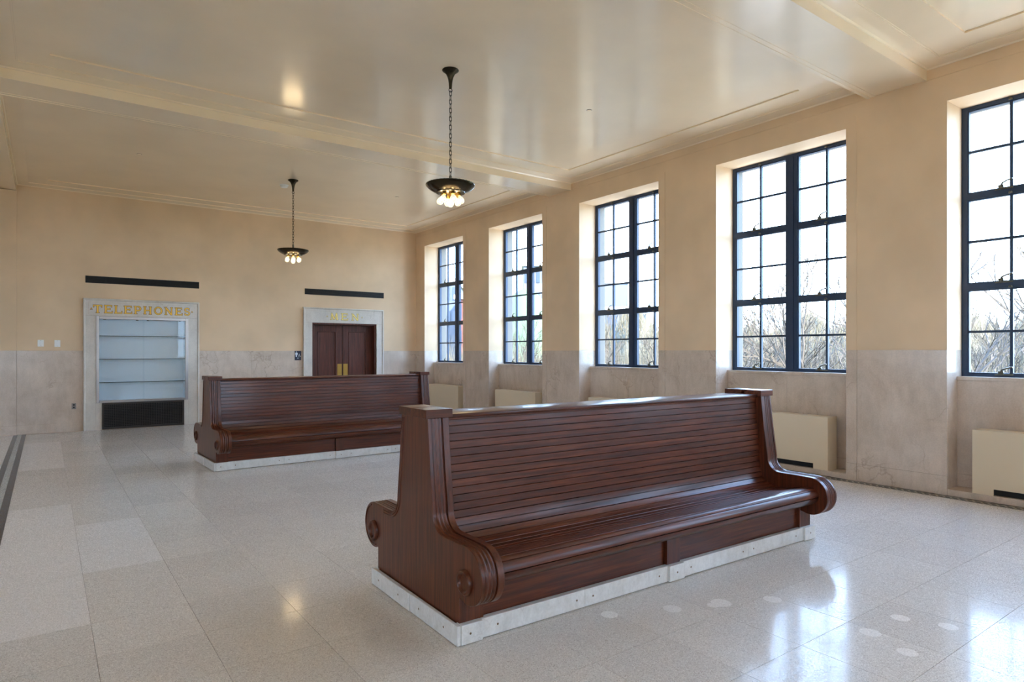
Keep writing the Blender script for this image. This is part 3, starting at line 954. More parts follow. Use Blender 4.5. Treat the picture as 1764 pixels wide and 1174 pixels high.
# ceiling fittings
sm = empty('smoke_detector', (3.647, 12.30, ZC + 0.018))
tag(sm, 'white round smoke detector on the ceiling beside the far lamp', 'smoke detector')
b = nb(); lathe(b, [(0, 0), (0.075, 0), (0.075, -0.012), (0.068, -0.016), (0.066, -0.034), (0.055, -0.046), (0.03, -0.05), (0, -0.05)], 24); obj('housing', b, M['white_plate'], sm, smooth=35)
b = nb(); lathe(b, [(0.083, 0), (0.085, -0.006), (0.075, -0.008), (0.07, 0)], 24); obj('base_ring', b, M['white_plate'], sm, smooth=35)
for (x, y, lab) in ((1.207, 11.73, 'flat sprinkler cover on the ceiling left of the far lamp, furthest left'), (5.731, 6.128, 'flat sprinkler cover on the ceiling of the nearer bay, right of the near lamp'), (5.782, 11.875, 'flat sprinkler cover on the far bay ceiling, between the two lamps')):
    sp = empty('sprinkler_cover', (x, y, ZC + 0.018))
    tag(sp, lab, 'sprinkler', 'ceiling sprinkler covers')
    b = nb(); lathe(b, [(0.034, 0), (0.036, -0.004), (0.030, -0.004), (0.028, 0)], 20); obj('trim_ring', b, M['grey_plate'], sp)
    b = nb(); lathe(b, [(0, -0.004), (0.03, -0.004), (0.03, -0.009), (0, -0.010)], 20); obj('disc', b, M['ceiling'], sp)
    b = nb(); lathe(b, [(0.012, 0), (0.012, -0.004)], 10); obj('stem', b, M['bronze'], sp)

# ---------------------------------------------------------------- convector covers
def radiator():
    r_ = empty('radiator_cover', (7.847, 0, 0.068))
    b = nb()
    H, w, s, nt2 = 0.662, 0.70, 0.515, 0.068
    poly = [(-w, 0), (-s, 0), (-s, nt2), (s, nt2), (s, 0), (w, 0), (w, H), (-w, H)]
    prism(b, poly, 'x', 0, 0.014)
    obj('front_panel', b, M['radiator'], r_)
    for q0, q1 in ((-w, -w + 0.012), (w - 0.012, w)):
        b = nb(); box(b, 0.014, 0.225, q0, q1, 0, H); obj('side_panel', b, M['radiator'], r_)
    b = nb()
    box(b, 0.014, 0.225, -w + 0.012, w - 0.012, H - 0.014, H)
    obj('top_panel', b, M['radiator'], r_)
    b = nb(); box(b, 0.06, 0.2, -w + 0.03, w - 0.03, 0.0, 0.3); obj('slot_shade', b, M['dark'], r_)  # black box standing in for the shade inside the toe slot
    return r_
rad = radiator()
labs = ['cream convector cover under the farthest window, partly behind the far bench',
        'cream convector cover under the second window from the back wall, above the near bench back',
        'cream convector cover under the third window, only its top edge showing over the near bench',
        'cream convector cover under the fourth window, right of the near bench end',
        'cream convector cover under the nearest window, cut by the right edge of the photo']
for k in range(5):
    o = rad if k == 0 else copy_tree(rad)
    o.location = (7.847, WC[k], 0.068)
    tag(o, labs[k] if k < 5 else 'cream convector cover under a window nearer than the photo shows, %s' % ('first', 'second', 'third')[k - 5], 'radiator', 'convector covers under the windows')

# ---------------------------------------------------------------- benches
def arcp(cx, cz, r, a0, a1, n):
    return [(cx + r * math.cos(R(a0 + (a1 - a0) * i / n)), cz + r * math.sin(R(a0 + (a1 - a0) * i / n))) for i in range(n + 1)]
def bez(p0, p1, p2, p3, n):
    out = []
    for i in range(n + 1):
        t_ = i / n; q = 1 - t_
        out.append(tuple(q ** 3 * a + 3 * q * q * t_ * b_ + 3 * q * t_ * t_ * c + t_ ** 3 * d for a, b_, c, d in zip(p0, p1, p2, p3)))
    return out
EX0, EX1 = 1.544, 1.684
half = [(0.535, 0.10), (0.535, 0.170), (0.535, 0.247)] + arcp(0.612, 0.381, 0.150, -118, 90, 26)[0:] + [(0.52, 0.5315), (0.44, 0.5305)] + arcp(0.345, 0.638, 0.108, -92, -184, 10) + [(0.205, 0.88), (0.172, 1.163)]
def outline():
    R_ = half
    return [(u, z) for u, z in R_] + [(-u, z) for u, z in R_[::-1]]
def end_panel(parent, side):
    pts = outline()
    n = len(pts)
    nrm = []
    for i in range(n):
        d = Vector(pts[(i + 1) % n]) - Vector(pts[i - 1]); d.normalize()
        nrm.append(Vector((d.y, -d.x)))
    wt = [0.0 if p[1] < 0.26 and abs(p[0]) < 0.56 else 1.0 for p in pts]
    st = [(0.0, 0.0035), (0.0035, 0.0), (0.020, 0.0), (0.0215, 0.008)]
    for k in range(3):
        c0 = 0.0225 + k * 0.0235
        for a in range(1, 8):
            st.append((c0 + 0.0235 * a / 8, 0.009 - 0.009 * math.sin(PI * a / 8)))
    st += [(0.0945, 0.010), (0.0975, 0.010), (0.099, 0.0), (0.1365, 0.0), (0.14, 0.0035)]
    b = nb(); rings = []
    for tx, d in st:
        x = side * (EX1 - tx)
        rings.append([b.verts.new((x, pts[i][0] - nrm[i].x * d * wt[i], pts[i][1] - nrm[i].y * d * wt[i])) for i in range(n)])
    for A, B in zip(rings, rings[1:]):
        for i in range(n):
            j = (i + 1) % n
            b.faces.new((A[i], A[j], B[j], B[i]))
    b.faces.new(rings[0]); b.faces.new(rings[-1][::-1])
    e = obj('end_panel', b, M['wood_z'], parent, smooth=32)
    # scroll bosses
    for s in (-1, 1):
        b = nb()
        m3 = Matrix.Rotation(R(90) * side, 3, 'Y')
        lathe(b, [(0, 0.007), (0.042, 0.007), (0.045, 0.016), (0.052, 0.022), (0.061, 0.020), (0.067, 0.011), (0.068, -0.002)], 32, (side * EX1, s * 0.600, 0.347), m3)
        obj('scroll_boss', b, M['wood_z'], e, smooth=40)
    # raised moulding on the outer face of the far half
    for off in (0.020, 0.036):
        b = nb()
        path = [(u, z) for u, z in half if z > 0.50 and u < 0.46]
        pp = []
        for i, p in enumerate(path):
            d = Vector(path[min(i + 1, len(path) - 1)]) - Vector(path[max(i - 1, 0)]); d.normalize()
            q = Vector(p) - Vector((d.y, -d.x)) * off
            pp.append((q.x, min(q.y, 1.150)))
        sweep_strip(b, pp, side)
        obj('face_moulding', b, M['wood_z'], e, smooth=40)
    b = nb(); sweep_strip(b, arcp(0.612, 0.381, 0.132, 75, -110, 22), side)
    obj('face_moulding', b, M['wood_z'], e, smooth=40)
    return e
def sweep_strip(b, pp, side, w=0.011, t_=0.006):
    prev_ = None
    x0, x1 = side * (EX1 - 0.001), side * (EX1 + t_)
    for i, p in enumerate(pp):
        d = Vector(pp[min(i + 1, len(pp) - 1)]) - Vector(pp[max(i - 1, 0)]); d.normalize()
        nn = Vector((-d.y, d.x))
        a, c = Vector(p) + nn * w / 2, Vector(p) - nn * w / 2
        a2, c2 = Vector(p) + nn * w / 4, Vector(p) - nn * w / 4
        r_ = [b.verts.new((x0, a.x, a.y)), b.verts.new((x1, a2.x, a2.y)), b.verts.new((x1, c2.x, c2.y)), b.verts.new((x0, c.x, c.y))]
        if prev_:
            for k in range(3): b.faces.new((prev_[k], prev_[k + 1], r_[k + 1], r_[k]))
        else: b.faces.new(r_)
        prev_ = r_
    b.faces.new(prev_[::-1])
seatp = [(0.118, 1.150), (0.158, 0.640)] + bez((0.158, 0.640), (0.168, 0.480), (0.195, 0.425), (0.300, 0.413), 22)[1:] + bez((0.300, 0.413), (0.40, 0.400), (0.50, 0.432), (0.590, 0.450), 14)[1:] + bez((0.590, 0.450), (0.645, 0.460), (0.688, 0.440), (0.692, 0.385), 14)[1:]
def resample(P, s0, s1, acc):
    out = []
    def at(s):
        for i in range(len(acc) - 1):
            if acc[i] <= s <= acc[i + 1] + 1e-9:
                f_ = (s - acc[i]) / (acc[i + 1] - acc[i])
                return (P[i][0] + (P[i + 1][0] - P[i][0]) * f_, P[i][1] + (P[i + 1][1] - P[i][1]) * f_)
        return P[-1]
    out.append(at(s0))
    for i, a in enumerate(acc):
        if s0 + 0.002 < a < s1 - 0.002: out.append(P[i])
    out.append(at(s1))
    return out
def build_bench():
    root = empty('wooden_bench', (0, 0, 0))
    acc = [0]
    for a, c in zip(seatp, seatp[1:]): acc.append(acc[-1] + math.dist(a, c))
    Ltot = acc[-1]
    widths = [0.046] * 100
    # boards
    cuts = [0.0]
    n = round((Ltot - 0.060) / 0.0455)
    w = (Ltot - 0.060) / n
    for i in range(n): cuts.append(cuts[-1] + w)
    cuts.append(Ltot)
    slats = []
    for a, c in zip(cuts, cuts[1:]):
        P = resample(seatp, a + 0.0010, c - 0.0010, acc)
        if len(P) < 3: P = resample(seatp, a + 0.0006, (a + c) / 2, acc)[:1] + [resample(seatp, a, (a + c) / 2, acc)[-1]] + [P[-1]]
        m = len(P)
        nr = []
        for i in range(m):
            d = Vector(P[min(i + 1, m - 1)]) - Vector(P[max(i - 1, 0)]); d.normalize()
            nr.append(Vector((-d.y, d.x)))  # towards the sitter / upwards
        sgn = 1 if nr[0].x > 0 or nr[0].y > 0 else -1
        # tiny chamfers at both edges make the v-joint
        top_ = []
        for i in range(m):
            top_.append(Vector(P[i]) + nr[i] * sgn * (0.0 if i in (0, m - 1) else 0.0))
        e0 = Vector(P[0]); e1 = Vector(P[-1])
        d0 = (Vector(P[1]) - e0).normalized(); d1 = (e1 - Vector(P[-2])).normalized()
        poly = [e0 - nr[0] * sgn * 0.0035, e0 + d0 * 0.0022] + [Vector(p) for p in P[1:-1]] + [e1 - d1 * 0.0022, e1 - nr[-1] * sgn * 0.0035]
        back = [e1 - nr[-1] * sgn * 0.018] + [Vector(P[i]) - nr[i] * sgn * 0.018 for i in range(m - 2, 0, -1)] + [e0 - nr[0] * sgn * 0.018]
        pts = [(-v.x, v.y) for v in poly + back]
        b = nb(); prism(b, pts, 'x', -EX0, EX0)
        slats.append(obj('slat', b, M['wood_x'], root, smooth=25))
    for s in slats:
        o = s.copy(); C.objects.link(o); o.rotation_euler = (0, 0, PI)
    # inner carcass
    inner = []
    for i in range(len(seatp)):
        d = Vector(seatp[min(i + 1, len(seatp) - 1)]) - Vector(seatp[max(i - 1, 0)]); d.normalize()
        q = Vector(seatp[i]) - Vector((-d.y, d.x)) * 0.017
        inner.append((q.x, q.y))
    inner = [p for p in inner if p[1] > 0.3 or p[0] < 0.66]
    prof = inner + [(0.50, 0.36), (0.50, 0.02)]
    poly = prof + [(-u, z) for u, z in prof[::-1]]
    b = nb(); prism(b, poly, 'x', -EX0 + 0.001, EX0 - 0.001); obj('carcass', b, M['wood_x'], root)
    b = nb(); box(b, -EX0, EX0, -0.145, 0.145, 1.155, 1.178, 0.006); 
    obj('top_rail', b, M['wood_x'], root, smooth=40)
    for s in (-1, 1):
        b = nb(); a0, a1 = sorted((s * 0.105, s * 0.128)); box(b, -EX0, EX0, a0, a1, 1.140, 1.155, 0.003); obj('rail_moulding', b, M['wood_x'], root)
        # under-seat nosing and apron
        b = nb()
        pr = [(0.688, 0.380), (0.684, 0.362), (0.672, 0.345), (0.645, 0.325), (0.610, 0.308), (0.565, 0.295), (0.520, 0.288), (0.495, 0.288), (0.495, 0.375)]
        prism(b, [(s * u, z) for u, z in pr], 'x', -EX0, EX0); obj('seat_apron', b, M['wood_x'], root, smooth=35)
        for (a, c) in ((-EX0, -0.066), (0.066, EX0)):
            b = nb(); y0_, y1_ = sorted((s * 0.495, s * 0.508)); box(b, a, c, y0_, y1_, 0.10, 0.290)
            obj('front_panel', b, M['wood_x'], root)
        for (a, c) in ((-0.065, 0.065), (-EX0, -EX0 + 0.012), (EX0 - 0.012, EX0)):
            b = nb(); y0_, y1_ = sorted((s * 0.495, s * 0.535)); box(b, a, c, y0_, y1_, 0.10, 0.289, 0.002)
            obj('post', b, M['wood_z'], root)
    for side in (-1, 1):
        end_panel(root, side)
        # cap in two halves with a notch on the inner side
        b = nb()
        x0, x1 = sorted((side * 1.524, side * 1.700))
        box(b, x0, x1, -0.185, -0.012, 1.163, 1.214, 0.003)
        obj('end_cap', b, M['wood_x'], root)
        b = nb(); box(b, x0, x1, 0.012, 0.185, 1.163, 1.214, 0.003)
        obj('end_cap', b, M['wood_x'], root)
        x2, x3 = sorted((side * 1.57, side * 1.697))
        b = nb(); box(b, x2, x3, -0.012, 0.012, 1.163, 1.212); obj('cap_filler', b, M['wood_z'], root)
    # marble base
    def base(x0, x1, y0, y1, screws, axis, z1=0.110):
        b = nb(); box(b, x0, x1, y0, y1, 0.005, z1, 0.003)
        p = obj('base_slab', b, M['marble_base'], root)
        for (a, face) in screws:
            b = nb()
            if axis == 'y': lathe(b, [(0, 0.0008), (0.0065, 0.0008), (0.0065, -0.004)], 8, (a, face, 0.058), Matrix.Rotation(R(90 if face < 0 else -90), 3, 'X'))
            else: lathe(b, [(0, 0.0008), (0.0065, 0.0008), (0.0065, -0.004)], 8, (face, a, 0.058), Matrix.Rotation(R(90 if face > 0 else -90), 3, 'Y'))
            obj('screw', b, M['screw'], p)
    for s in (-1, 1):
        for (a, c, off, sc) in ((-1.690, -1.556, 0.570, (-1.635,)), (-1.555, -0.816, 0.552, (-1.45, -0.88)), (-0.815, -0.076, 0.552, (-0.75, -0.16)),
                                (-0.075, 0.075, 0.570, (0.0,)), (0.076, 0.815, 0.552, (0.16, 0.75)), (0.816, 1.555, 0.552, (0.88, 1.45)), (1.556, 1.690, 0.570, (1.635,))):
            y0_, y1_ = sorted((s * 0.512, s * off))
            base(a, c, y0_, y1_, [(q, s * off) for q in sc], 'y')
    for side in (-1, 1):
        for (a, c, off) in ((-0.566, -0.001, 1.714), (0.001, 0.566, 1.719)):
            x0, x1 = sorted((side * 1.692, side * off))
            base(x0, x1, a, c, [(a + 0.15, side * off), (c - 0.12, side * off)], 'x')
    b = nb(); box(b, -1.66, 1.66, -0.50, 0.50, 0.0, 0.11); obj('plinth', b, M['dark'], root)
    return root
bench = build_bench()
bench.location = (3.4625, 3.39, 0); bench.rotation_euler = (0, 0, R(-1.2))
tag(bench, 'near double-sided slatted mahogany bench with scrolled ends on a white marble base', 'bench', 'station benches')
bench2 = copy_tree(bench)
bench2.location = (3.445, 9.50, 0); bench2.rotation_euler = (0, 0, R(1.7))
tag(bench2, "far double-sided slatted mahogany bench with scrolled ends, in front of the men's room door", 'bench', 'station benches')

# ---------------------------------------------------------------- pendant lamps
def build_lamp():
    root = empty('pendant_lamp', (0, 0, 0))     # origin at the ceiling
    b = nb(); lathe(b, [(0, 0), (0.092, 0), (0.094, -0.006), (0.088, -0.014), (0.066, -0.028), (0.048, -0.050), (0.034, -0.080), (0.026, -0.110), (0.020, -0.150), (0.016, -0.205), (0, -0.206)], 28)
    obj('canopy', b, M['bronze_dark'], root, smooth=40)
    b = nb()
    for i in range(16):
        a = 2 * PI * i / 16; a2 = 2 * PI * (i + 1) / 16
        tube(b, [(0.020 * math.cos(a), 0, -0.226 + 0.020 * math.sin(a)), (0.020 * math.cos(a2), 0, -0.226 + 0.020 * math.sin(a2))], 0.005, 5, False)
    obj('loop', b, M['bronze_dark'], root)
    # chain
    bm_ = nb(); N = 14; ring = []
    L_, wd, rr = 0.030, 0.013, 0.0036
    path = []
    for i in range(N):
        a = 2 * PI * i / N
        path.append(Vector((wd * math.cos(a), 0, (L_ - wd) * (1 if math.sin(a) > 0 else -1) + wd * math.sin(a))))
    rings = []
    for i in range(N):
        d = (path[(i + 1) % N] - path[i - 1]).normalized(); aa = Vector((0, 1, 0)); bb = d.cross(aa)
        rings.append([bm_.verts.new(path[i] + (aa * math.cos(2 * PI * k / 5) + bb * math.sin(2 * PI * k / 5)) * rr) for k in range(5)])
    for i in range(N):
        A, B = rings[i], rings[(i + 1) % N]
        for k in range(5): bm_.faces.new((A[k], A[(k + 1) % 5], B[(k + 1) % 5], B[k]))
    z = -0.262; o = obj('chain_link', bm_, M['bronze_dark'], root); o.location = (0, 0, z); k = 0
    while z > -1.185:
        z -= 0.0475; k += 1
        linked('chain_link', o.data, root, (0, 0, z), (0, 0, (PI / 2) * (k % 2)))
    b = nb(); lathe(b, [(0, -1.195), (0.012, -1.197), (0.014, -1.215), (0.010, -1.225), (0.018, -1.235), (0.018, -1.275), (0.030, -1.285), (0.030, -1.295), (0, -1.295)], 14)
    obj('stem', b, M['brass_old'], root, smooth=40)
    zr = -1.290
    b = nb()
    prof = [(0, zr - 0.002), (0.08, zr - 0.006), (0.20, zr - 0.010), (0.262, zr + 0.004), (0.272, zr + 0.007), (0.277, zr + 0.002), (0.275, zr - 0.006), (0.262, zr - 0.022), (0.235, zr - 0.046), (0.200, zr - 0.066), (0.165, zr - 0.079), (0.163, zr - 0.088), (0.145, zr - 0.092), (0.06, zr - 0.094), (0, zr - 0.094)]
    lathe(b, prof, 48)
    obj('dish', b, M['bronze_dark'], root, smooth=40)
    # bead ring on the rim
    b = nb()
    for i in range(40):
        a = 2 * PI * i / 40
        lathe(b, [(0, 0.004), (0.0035, 0.002), (0.0035, -0.002), (0, -0.004)], 6, (0.271 * math.cos(a), 0.271 * math.sin(a), zr + 0.007))
    obj('beaded_rim', b, M['bronze_dark'], root, kind='stuff')
    # bulbs
    pos = [(0, 0, 0)] + [(0.092, i * 60 + 15, 1) for i in range(6)]
    for r, a, tl_ in pos:
        x, y = r * math.cos(R(a)), r * math.sin(R(a))
        til = Matrix.Rotation(R(18 * tl_), 3, Vector((-math.sin(R(a)), math.cos(R(a)), 0)) * -1) if tl_ else Matrix()
        til = til.to_3x3() if tl_ else Matrix.Identity(3)
        z0 = zr - 0.090 - (0.028 if not tl_ else 0)
        if not tl_:
            b = nb(); lathe(b, [(0.022, 0.03), (0.022, -0.005), (0, -0.005)], 14, (x, y, z0)); obj('socket', b, M['brass'], root, smooth=40)
        b = nb(); lathe(b, [(0, 0.01), (0.019, 0.008), (0.021, -0.030), (0.016, -0.034), (0, -0.034)], 14, (x, y, z0), til)
        sk = obj('socket', b, M['brass'], root, smooth=40)
        b = nb()
        gp = [(0.013, -0.034), (0.014, -0.045), (0.025, -0.056), (0.035, -0.073), (0.038, -0.090), (0.035, -0.108), (0.022, -0.123), (0, -0.128)]
        lathe(b, gp, 18, (x, y, z0), til)
        bu = obj('bulb', b, M['bulb'], sk, smooth=60)
        b = nb()
        lathe(b, [(0, -0.070), (0.008, -0.076), (0.013, -0.090), (0.009, -0.103), (0, -0.106)], 10, (x, y, z0), til)
        obj('filament', b, M['filament'], sk, smooth=60)
    return root
def lamp_light(x, y):
    l = bpy.data.lights.new('lamp_light', 'POINT'); l.energy = 3.5; l.color = (1.0, 0.74, 0.42); l.shadow_soft_size = 0.18
    o = bpy.data.objects.new('lamp_light', l); C.objects.link(o); o.location = (x, y, ZC - 1.55)
    return o
lamp = build_lamp()
lamp.location = (3.66, 6.172, ZC + 0.018)
tag(lamp, 'near bronze dish pendant lamp on a chain with a cluster of lit bare bulbs', 'lamp', 'pendant lamps')
lamp2 = copy_tree(lamp)
lamp2.location = (3.675, 11.847, ZC + 0.018)
tag(lamp2, 'far bronze dish pendant lamp on a chain with lit bare bulbs, above the far bench', 'lamp', 'pendant lamps')
for l_, (x, y) in ((lamp, (3.66, 6.172)), (lamp2, (3.675, 11.847))):
    q = lamp_light(x, y)

# ---------------------------------------------------------------- outside
def mk_ground(name, a, b_, scale=0.15):
    m = MT(name); v = m.coord(kind='World')
    m.l(m.mix(m.noise(v, scale, 6, 0.6), S(a), S(b_)), m.b.inputs['Base Color']); m.set(Roughness=0.95)
    return m.m
M['ground'] = mk_ground('dry_grass', (104, 104, 70), (84, 92, 56))
M['lawn'] = mk_ground('lawn', (62, 82, 46), (56, 74, 42))
M['bark'] = plain('bark', (62, 54, 44), 0.9)
M['brush'] = plain('brush', (78, 72, 56), 0.95)
M['bark2'] = plain('grey_bark', (56, 50, 44), 0.9)
M['concrete_out'] = plain('stone_out', (186, 182, 172), 0.8)
M['bld_blue'] = plain('panel_blue', (60, 68, 82), 0.5)
M['bld_brick'] = plain('brick_red', (90, 50, 44), 0.9)
M['bld_cream'] = plain('cream_stone', (82, 86, 90), 0.9)
M['bld_glass'] = plain('dark_glass', (30, 42, 62), 0.15)
GZ = -6.0
b = nb(); box(b, XO, 260, -160, 260, GZ - 1, GZ)
tag(obj('ground', b, M['ground']), 'dry grassy ground outside, far below the windows', 'ground')
bpy.data.objects['ground']['kind'] = 'structure'
b = nb(); box(b, -160, XO, -160, YN - 0.7, GZ - 1, GZ); box(b, -160, XC - 0.7, YN - 0.7, 260, GZ - 1, GZ)
struct(obj('ground_beyond', b, M['ground']))

def out_pt(px, py, F):
    """a point F metres in front of the camera, from its place in the picture"""
    r_ = (px - 882) / 1098.4 * F; up = (605.08 - py) / 1098.4 * F
    return (F * sY + r_ * cY, F * cY - r_ * sY, 1.55 + up)

M['bounce_paving'] = mk_ground('pale_bounce_paving', (214, 208, 196), (204, 198, 186), 0.5)
b = nb(); box(b, XO, 23, -40, 60, GZ, GZ + 0.03)  # unseen pale ground added to bounce daylight up onto the ceiling
struct(obj('bounce_forecourt', b, M['bounce_paving']))
# lawn bank
b = nb()
n = 24
grid = []
for i in range(n + 1):
    row = []
    for j in range(n + 1):
        u = i / n; v = j / n
        px = 850 + 112 * u
        F = 62 + 40 * v
        zt = 605.08 - (25 + 78 * math.sin(PI * min(1, max(0, (u * 1.15 - 0.1)))) ** 0.8) * (v ** 0.9) if v > 0 else None
        p = out_pt(px, 600, F)
        h = GZ + (6 + 11.6 * math.sin(PI * min(1, max(0, u * 0.8 + 0.1))) ** 0.7) * (v ** 0.8)
        row.append(b.verts.new((p[0], p[1], h if v > 0 else GZ - 0.2)))
    grid.append(row)
for i in range(n):
    for j in range(n):
        b.faces.new((grid[i][j], grid[i + 1][j], grid[i + 1][j + 1], grid[i][j + 1]))
tag(obj('grass_bank', b, M['lawn'], smooth=60), 'green grassy bank outside the second window', 'grass')
bpy.data.objects['grass_bank']['kind'] = 'stuff'

# wooded ridge beyond the thicket, its crest made of the crowns of the trees
b = nb(); rr_ = random.Random(12); prev_ = None
nr_ = 150
for i in range(nr_ + 1):
    px = 985 + 870 * i / nr_
    F = 74 + 3 * math.sin(i * 0.21)
    hh = 4.2 + 1.0 * math.sin(i * 0.11) + 0.8 * math.sin(i * 0.37 + 1) + rr_.uniform(-0.4, 0.4)
    p0, p1, p2 = out_pt(px, 600, F - 10), out_pt(px, 600, F), out_pt(px, 600, F + 12)
    row = [b.verts.new((p0[0], p0[1], GZ)), b.verts.new((p0[0] * 0.6 + p1[0] * 0.4, p0[1] * 0.6 + p1[1] * 0.4, hh * 0.5 - 1.5)), b.verts.new((p1[0], p1[1], hh)), b.verts.new((p2[0], p2[1], GZ))]
    if prev_:
        for k in range(3): b.faces.new((prev_[k], prev_[k + 1], row[k + 1], row[k]))
    prev_ = row
    for k in range(26):
        q = Vector(out_pt(px + rr_.uniform(-4, 4), 600, F + rr_.uniform(-8, 1))); q.z = hh + rr_.uniform(-4.5, -0.5)
        e = q + Vector((rr_.gauss(0, 0.5), rr_.gauss(0, 0.5), rr_.uniform(1.2, 2.6)))
        s_ = Vector((cY, -sY, 0)) * 0.05
        b.faces.new([b.verts.new(v) for v in (q - s_, q + s_, e)])
tag(obj('wooded_ridge', b, M['brush']), 'hazy wooded ridge of bare trees on the skyline outside the windows', 'woods')
bpy.data.objects['wooded_ridge']['kind'] = 'stuff'

def building(name, F, x0, x1, ytop, depth, mat, label, rows, cols, roof=0.6, wmat='bld_glass', wf=0.55, zbase=GZ):
    """box block seen face on, with every window its own part"""
    a = Vector(out_pt(x0, ytop, F)); c = Vector(out_pt(x1, ytop, F))
    w = (c - a).length
    ux = (c - a); ux.z = 0; ux.normalize()
    ang = math.atan2(ux.y, ux.x)
    H = a.z - zbase
    mid = (a + c) / 2
    r_ = empty(name, (mid.x, mid.y, zbase), ang)
    tag(r_, label, 'building', 'buildings outside the windows')
    b = nb(); box(b, -w / 2, w / 2, 0, depth, 0, H); obj('wall', b, M[mat], r_)
    b = nb(); box(b, -w / 2 - 0.3, w / 2 + 0.3, -0.3, depth + 0.3, H, H + roof); obj('roof', b, M['concrete_out'], r_)
    pw = w / cols; ph = min(3.6, H / max(rows, 1))
    bmw = nb(); ww = pw * wf / 2; box(bmw, -ww, ww, -0.12, 0.02, 0, ph * 0.55)
    me = None
    for rr in range(rows):
        for k in range(cols):
            x = -w / 2 + (k + 0.5) * pw; z = H - (rr + 1) * ph + ph * 0.25
            if me is None:
                o = obj('window', bmw, M[wmat], r_); o.location = (x, 0, z); me = o.data
            else:
                linked('window', me, r_, (x, 0, z))
    return r_
building('office_building', 96, 752, 786, 486, 14, 'bld_blue', 'pale blue-grey office block outside the farthest window', 5, 4)
building('brick_building', 88, 786, 822, 515, 12, 'bld_brick', 'red brick building outside the farthest window, right of the pale block', 4, 3)
building('hill_house', 104, 902, 952, 458, 12, 'bld_cream', 'pale stone building on the grassy bank outside the second window', 2, 5, zbase=4.0)
building('blue_block', 138, 1036, 1082, 488, 16, 'bld_blue', 'tall plain blue-grey block outside the third window', 1, 1, wf=0.02)
building('low_building', 108, 1046, 1114, 534, 14, 'bld_cream', 'low wide building with a row of windows outside the third window', 3, 7)

def make_tree(seed, H, spread, mat, name='tree', maxn=900, nseg=4):
    rnd = random.Random(seed)
    segs = []
    def grow(p, d, ln, r, depth):
        if depth == 0 or len(segs) > maxn or r < 0.004: return
        q = p + d * ln
        segs.append((p, q, r, r * 0.72, depth))
        k = 2 if rnd.random() < 0.55 else 3
        for i in range(k):
            nd = (d + Vector((rnd.gauss(0, spread), rnd.gauss(0, spread), rnd.gauss(0.10, spread * 0.6)))).normalized()
            grow(q, nd, ln * rnd.uniform(0.66, 0.88), r * rnd.uniform(0.58, 0.74), depth - 1)
    grow(Vector((0, 0, 0)), Vector((rnd.gauss(0, .05), rnd.gauss(0, .05), 1)).normalized(), H * 0.26, H * 0.018, 8)
    b1, b2 = nb(), nb()
    for p, q, r0, r1, d in segs:
        bb = b1 if d >= 7 else b2
        m_ = (p + q) / 2 + Vector((rnd.gauss(0, 1), rnd.gauss(0, 1), 0)) * (q - p).length * 0.04
        tube(bb, [p, m_, q], [r0, (r0 + r1) / 2, r1], 5 if d >= 6 else 3, False)
    root = empty(name)
    obj('trunk', b1, M[mat], root, smooth=60)
    obj('branches', b2, M[mat], root)
    return root
protos = [make_tree(3, 11, 0.33, 'bark'), make_tree(8, 10, 0.40, 'bark2'), make_tree(15, 12, 0.30, 'bark'), make_tree(21, 9, 0.45, 'bark2')]
spots = []
rnd = random.Random(5)
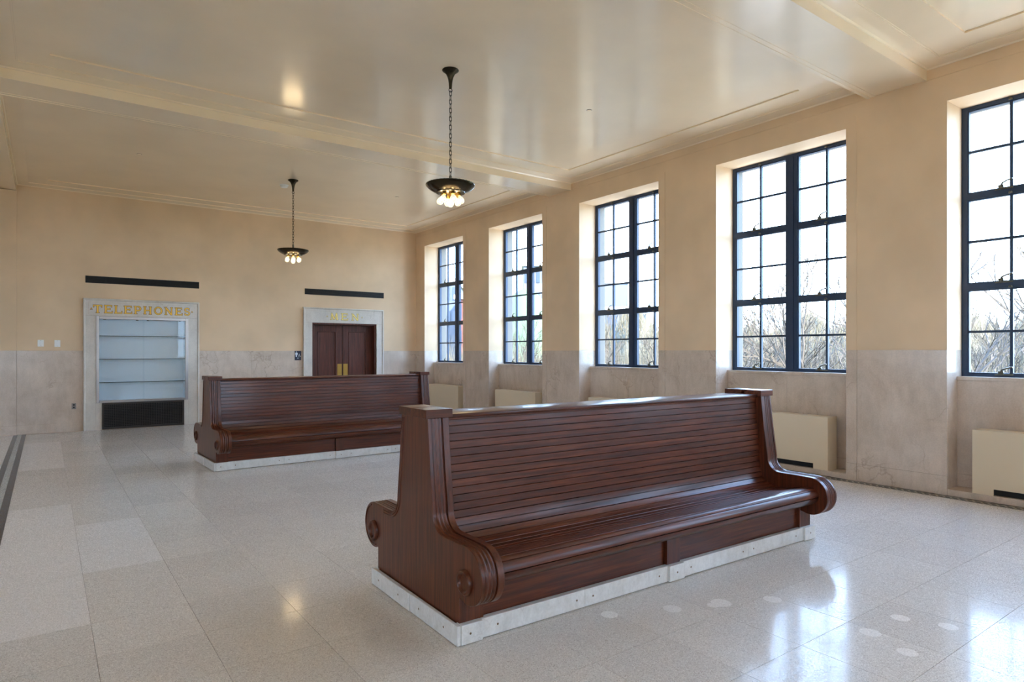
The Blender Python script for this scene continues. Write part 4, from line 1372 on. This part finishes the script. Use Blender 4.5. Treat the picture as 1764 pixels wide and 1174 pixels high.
# (picture column, distance, prototype, scale)
spots += [(1690, 15, 1, 1.02, 'near bare tree with slanting branches outside the nearest window'),
          (1748, 19, 0, 1.0, 'bare tree at the right edge outside the nearest window'),
          (1440, 30, 2, 0.98, 'bare tree reaching above the treeline in the right sash of the fourth window'),
          (1352, 34, 0, 0.92, 'bare tree behind the mullion of the fourth window')]
cols = [(1268, 40), (1300, 33), (1325, 44), (1385, 38), (1410, 46), (1450, 41), (1655, 27), (1680, 34), (1712, 30), (1735, 38), (1762, 26),
        (1030, 46), (1050, 38), (1072, 50), (1095, 40), (1118, 47), (1138, 36), (770, 58), (782, 50), (796, 55), (880, 52), (898, 45), (915, 50), (930, 42), (1290, 52), (1345, 50), (1395, 54), (1430, 56), (1670, 46), (1700, 50), (1740, 48)]
for i, (px, F) in enumerate(cols):
    pane = 'farthest' if px < 820 else 'second' if px < 960 else 'third' if px < 1180 else 'fourth' if px < 1500 else 'nearest'
    spots.append((px, F, i % 4, rnd.uniform(0.72, 0.9), 'bare winter tree in the thicket outside the %s window' % pane))
spots.sort(key=lambda q: q[0])
ORD = ['leftmost', 'second', 'third', 'fourth', 'fifth', 'sixth', 'seventh', 'eighth', 'ninth', 'tenth', 'eleventh', 'twelfth', 'thirteenth', 'fourteenth']
cnt = {}
used = set()
for px, F, k, s, lab in spots:
    o = protos[k] if k not in used else copy_tree(protos[k])
    used.add(k)
    p = out_pt(px, 600, F)
    o.location = (p[0], p[1], GZ); o.scale = (s, s, s); o.rotation_euler = (0, 0, rnd.uniform(0, 6.28))
    pane = lab.split('outside the ')[-1].replace(' window', '')
    if 'thicket' in lab:
        n_ = cnt.get(pane, 0); cnt[pane] = n_ + 1
        lab = 'bare winter tree outside the %s window, %s%s in its thicket' % (pane, ORD[n_], '' if n_ == 0 else ' from the left')
        far = True
    else: far = False
    tag(o, lab, 'tree', 'bare trees outside the %s window' % pane if far else None)
# undergrowth below the trees
b = nb()
for i in range(25000):
    px = rnd.uniform(740, 1800) if i < 16000 else rnd.uniform(745, 1145); F = rnd.uniform(24, 60)
    p = Vector(out_pt(px, 600, F)); p.z = GZ + rnd.uniform(0, 0.5)
    if p.x < XO + 3: continue
    ln = rnd.uniform(4.0, 8.0) * (0.72 + F / 130)
    d = Vector((rnd.gauss(0, 0.35), rnd.gauss(0, 0.35), 1)).normalized()
    q = p + d * ln; s_ = Vector((rnd.gauss(0, 1), rnd.gauss(0, 1), 0)).normalized() * (0.02 + 0.0006 * F)
    m_ = (p + q) / 2 + Vector((rnd.gauss(0, .25), rnd.gauss(0, .25), 0))
    v = [b.verts.new(x) for x in (p - s_, p + s_, m_ + s_, m_ - s_, q)]
    b.faces.new((v[0], v[1], v[2], v[3])); b.faces.new((v[3], v[2], v[4]))
tag(obj('undergrowth', b, M['brush']), 'pale tangle of bare shoots and brush outside the windows', 'undergrowth')
bpy.data.objects['undergrowth']['kind'] = 'stuff'
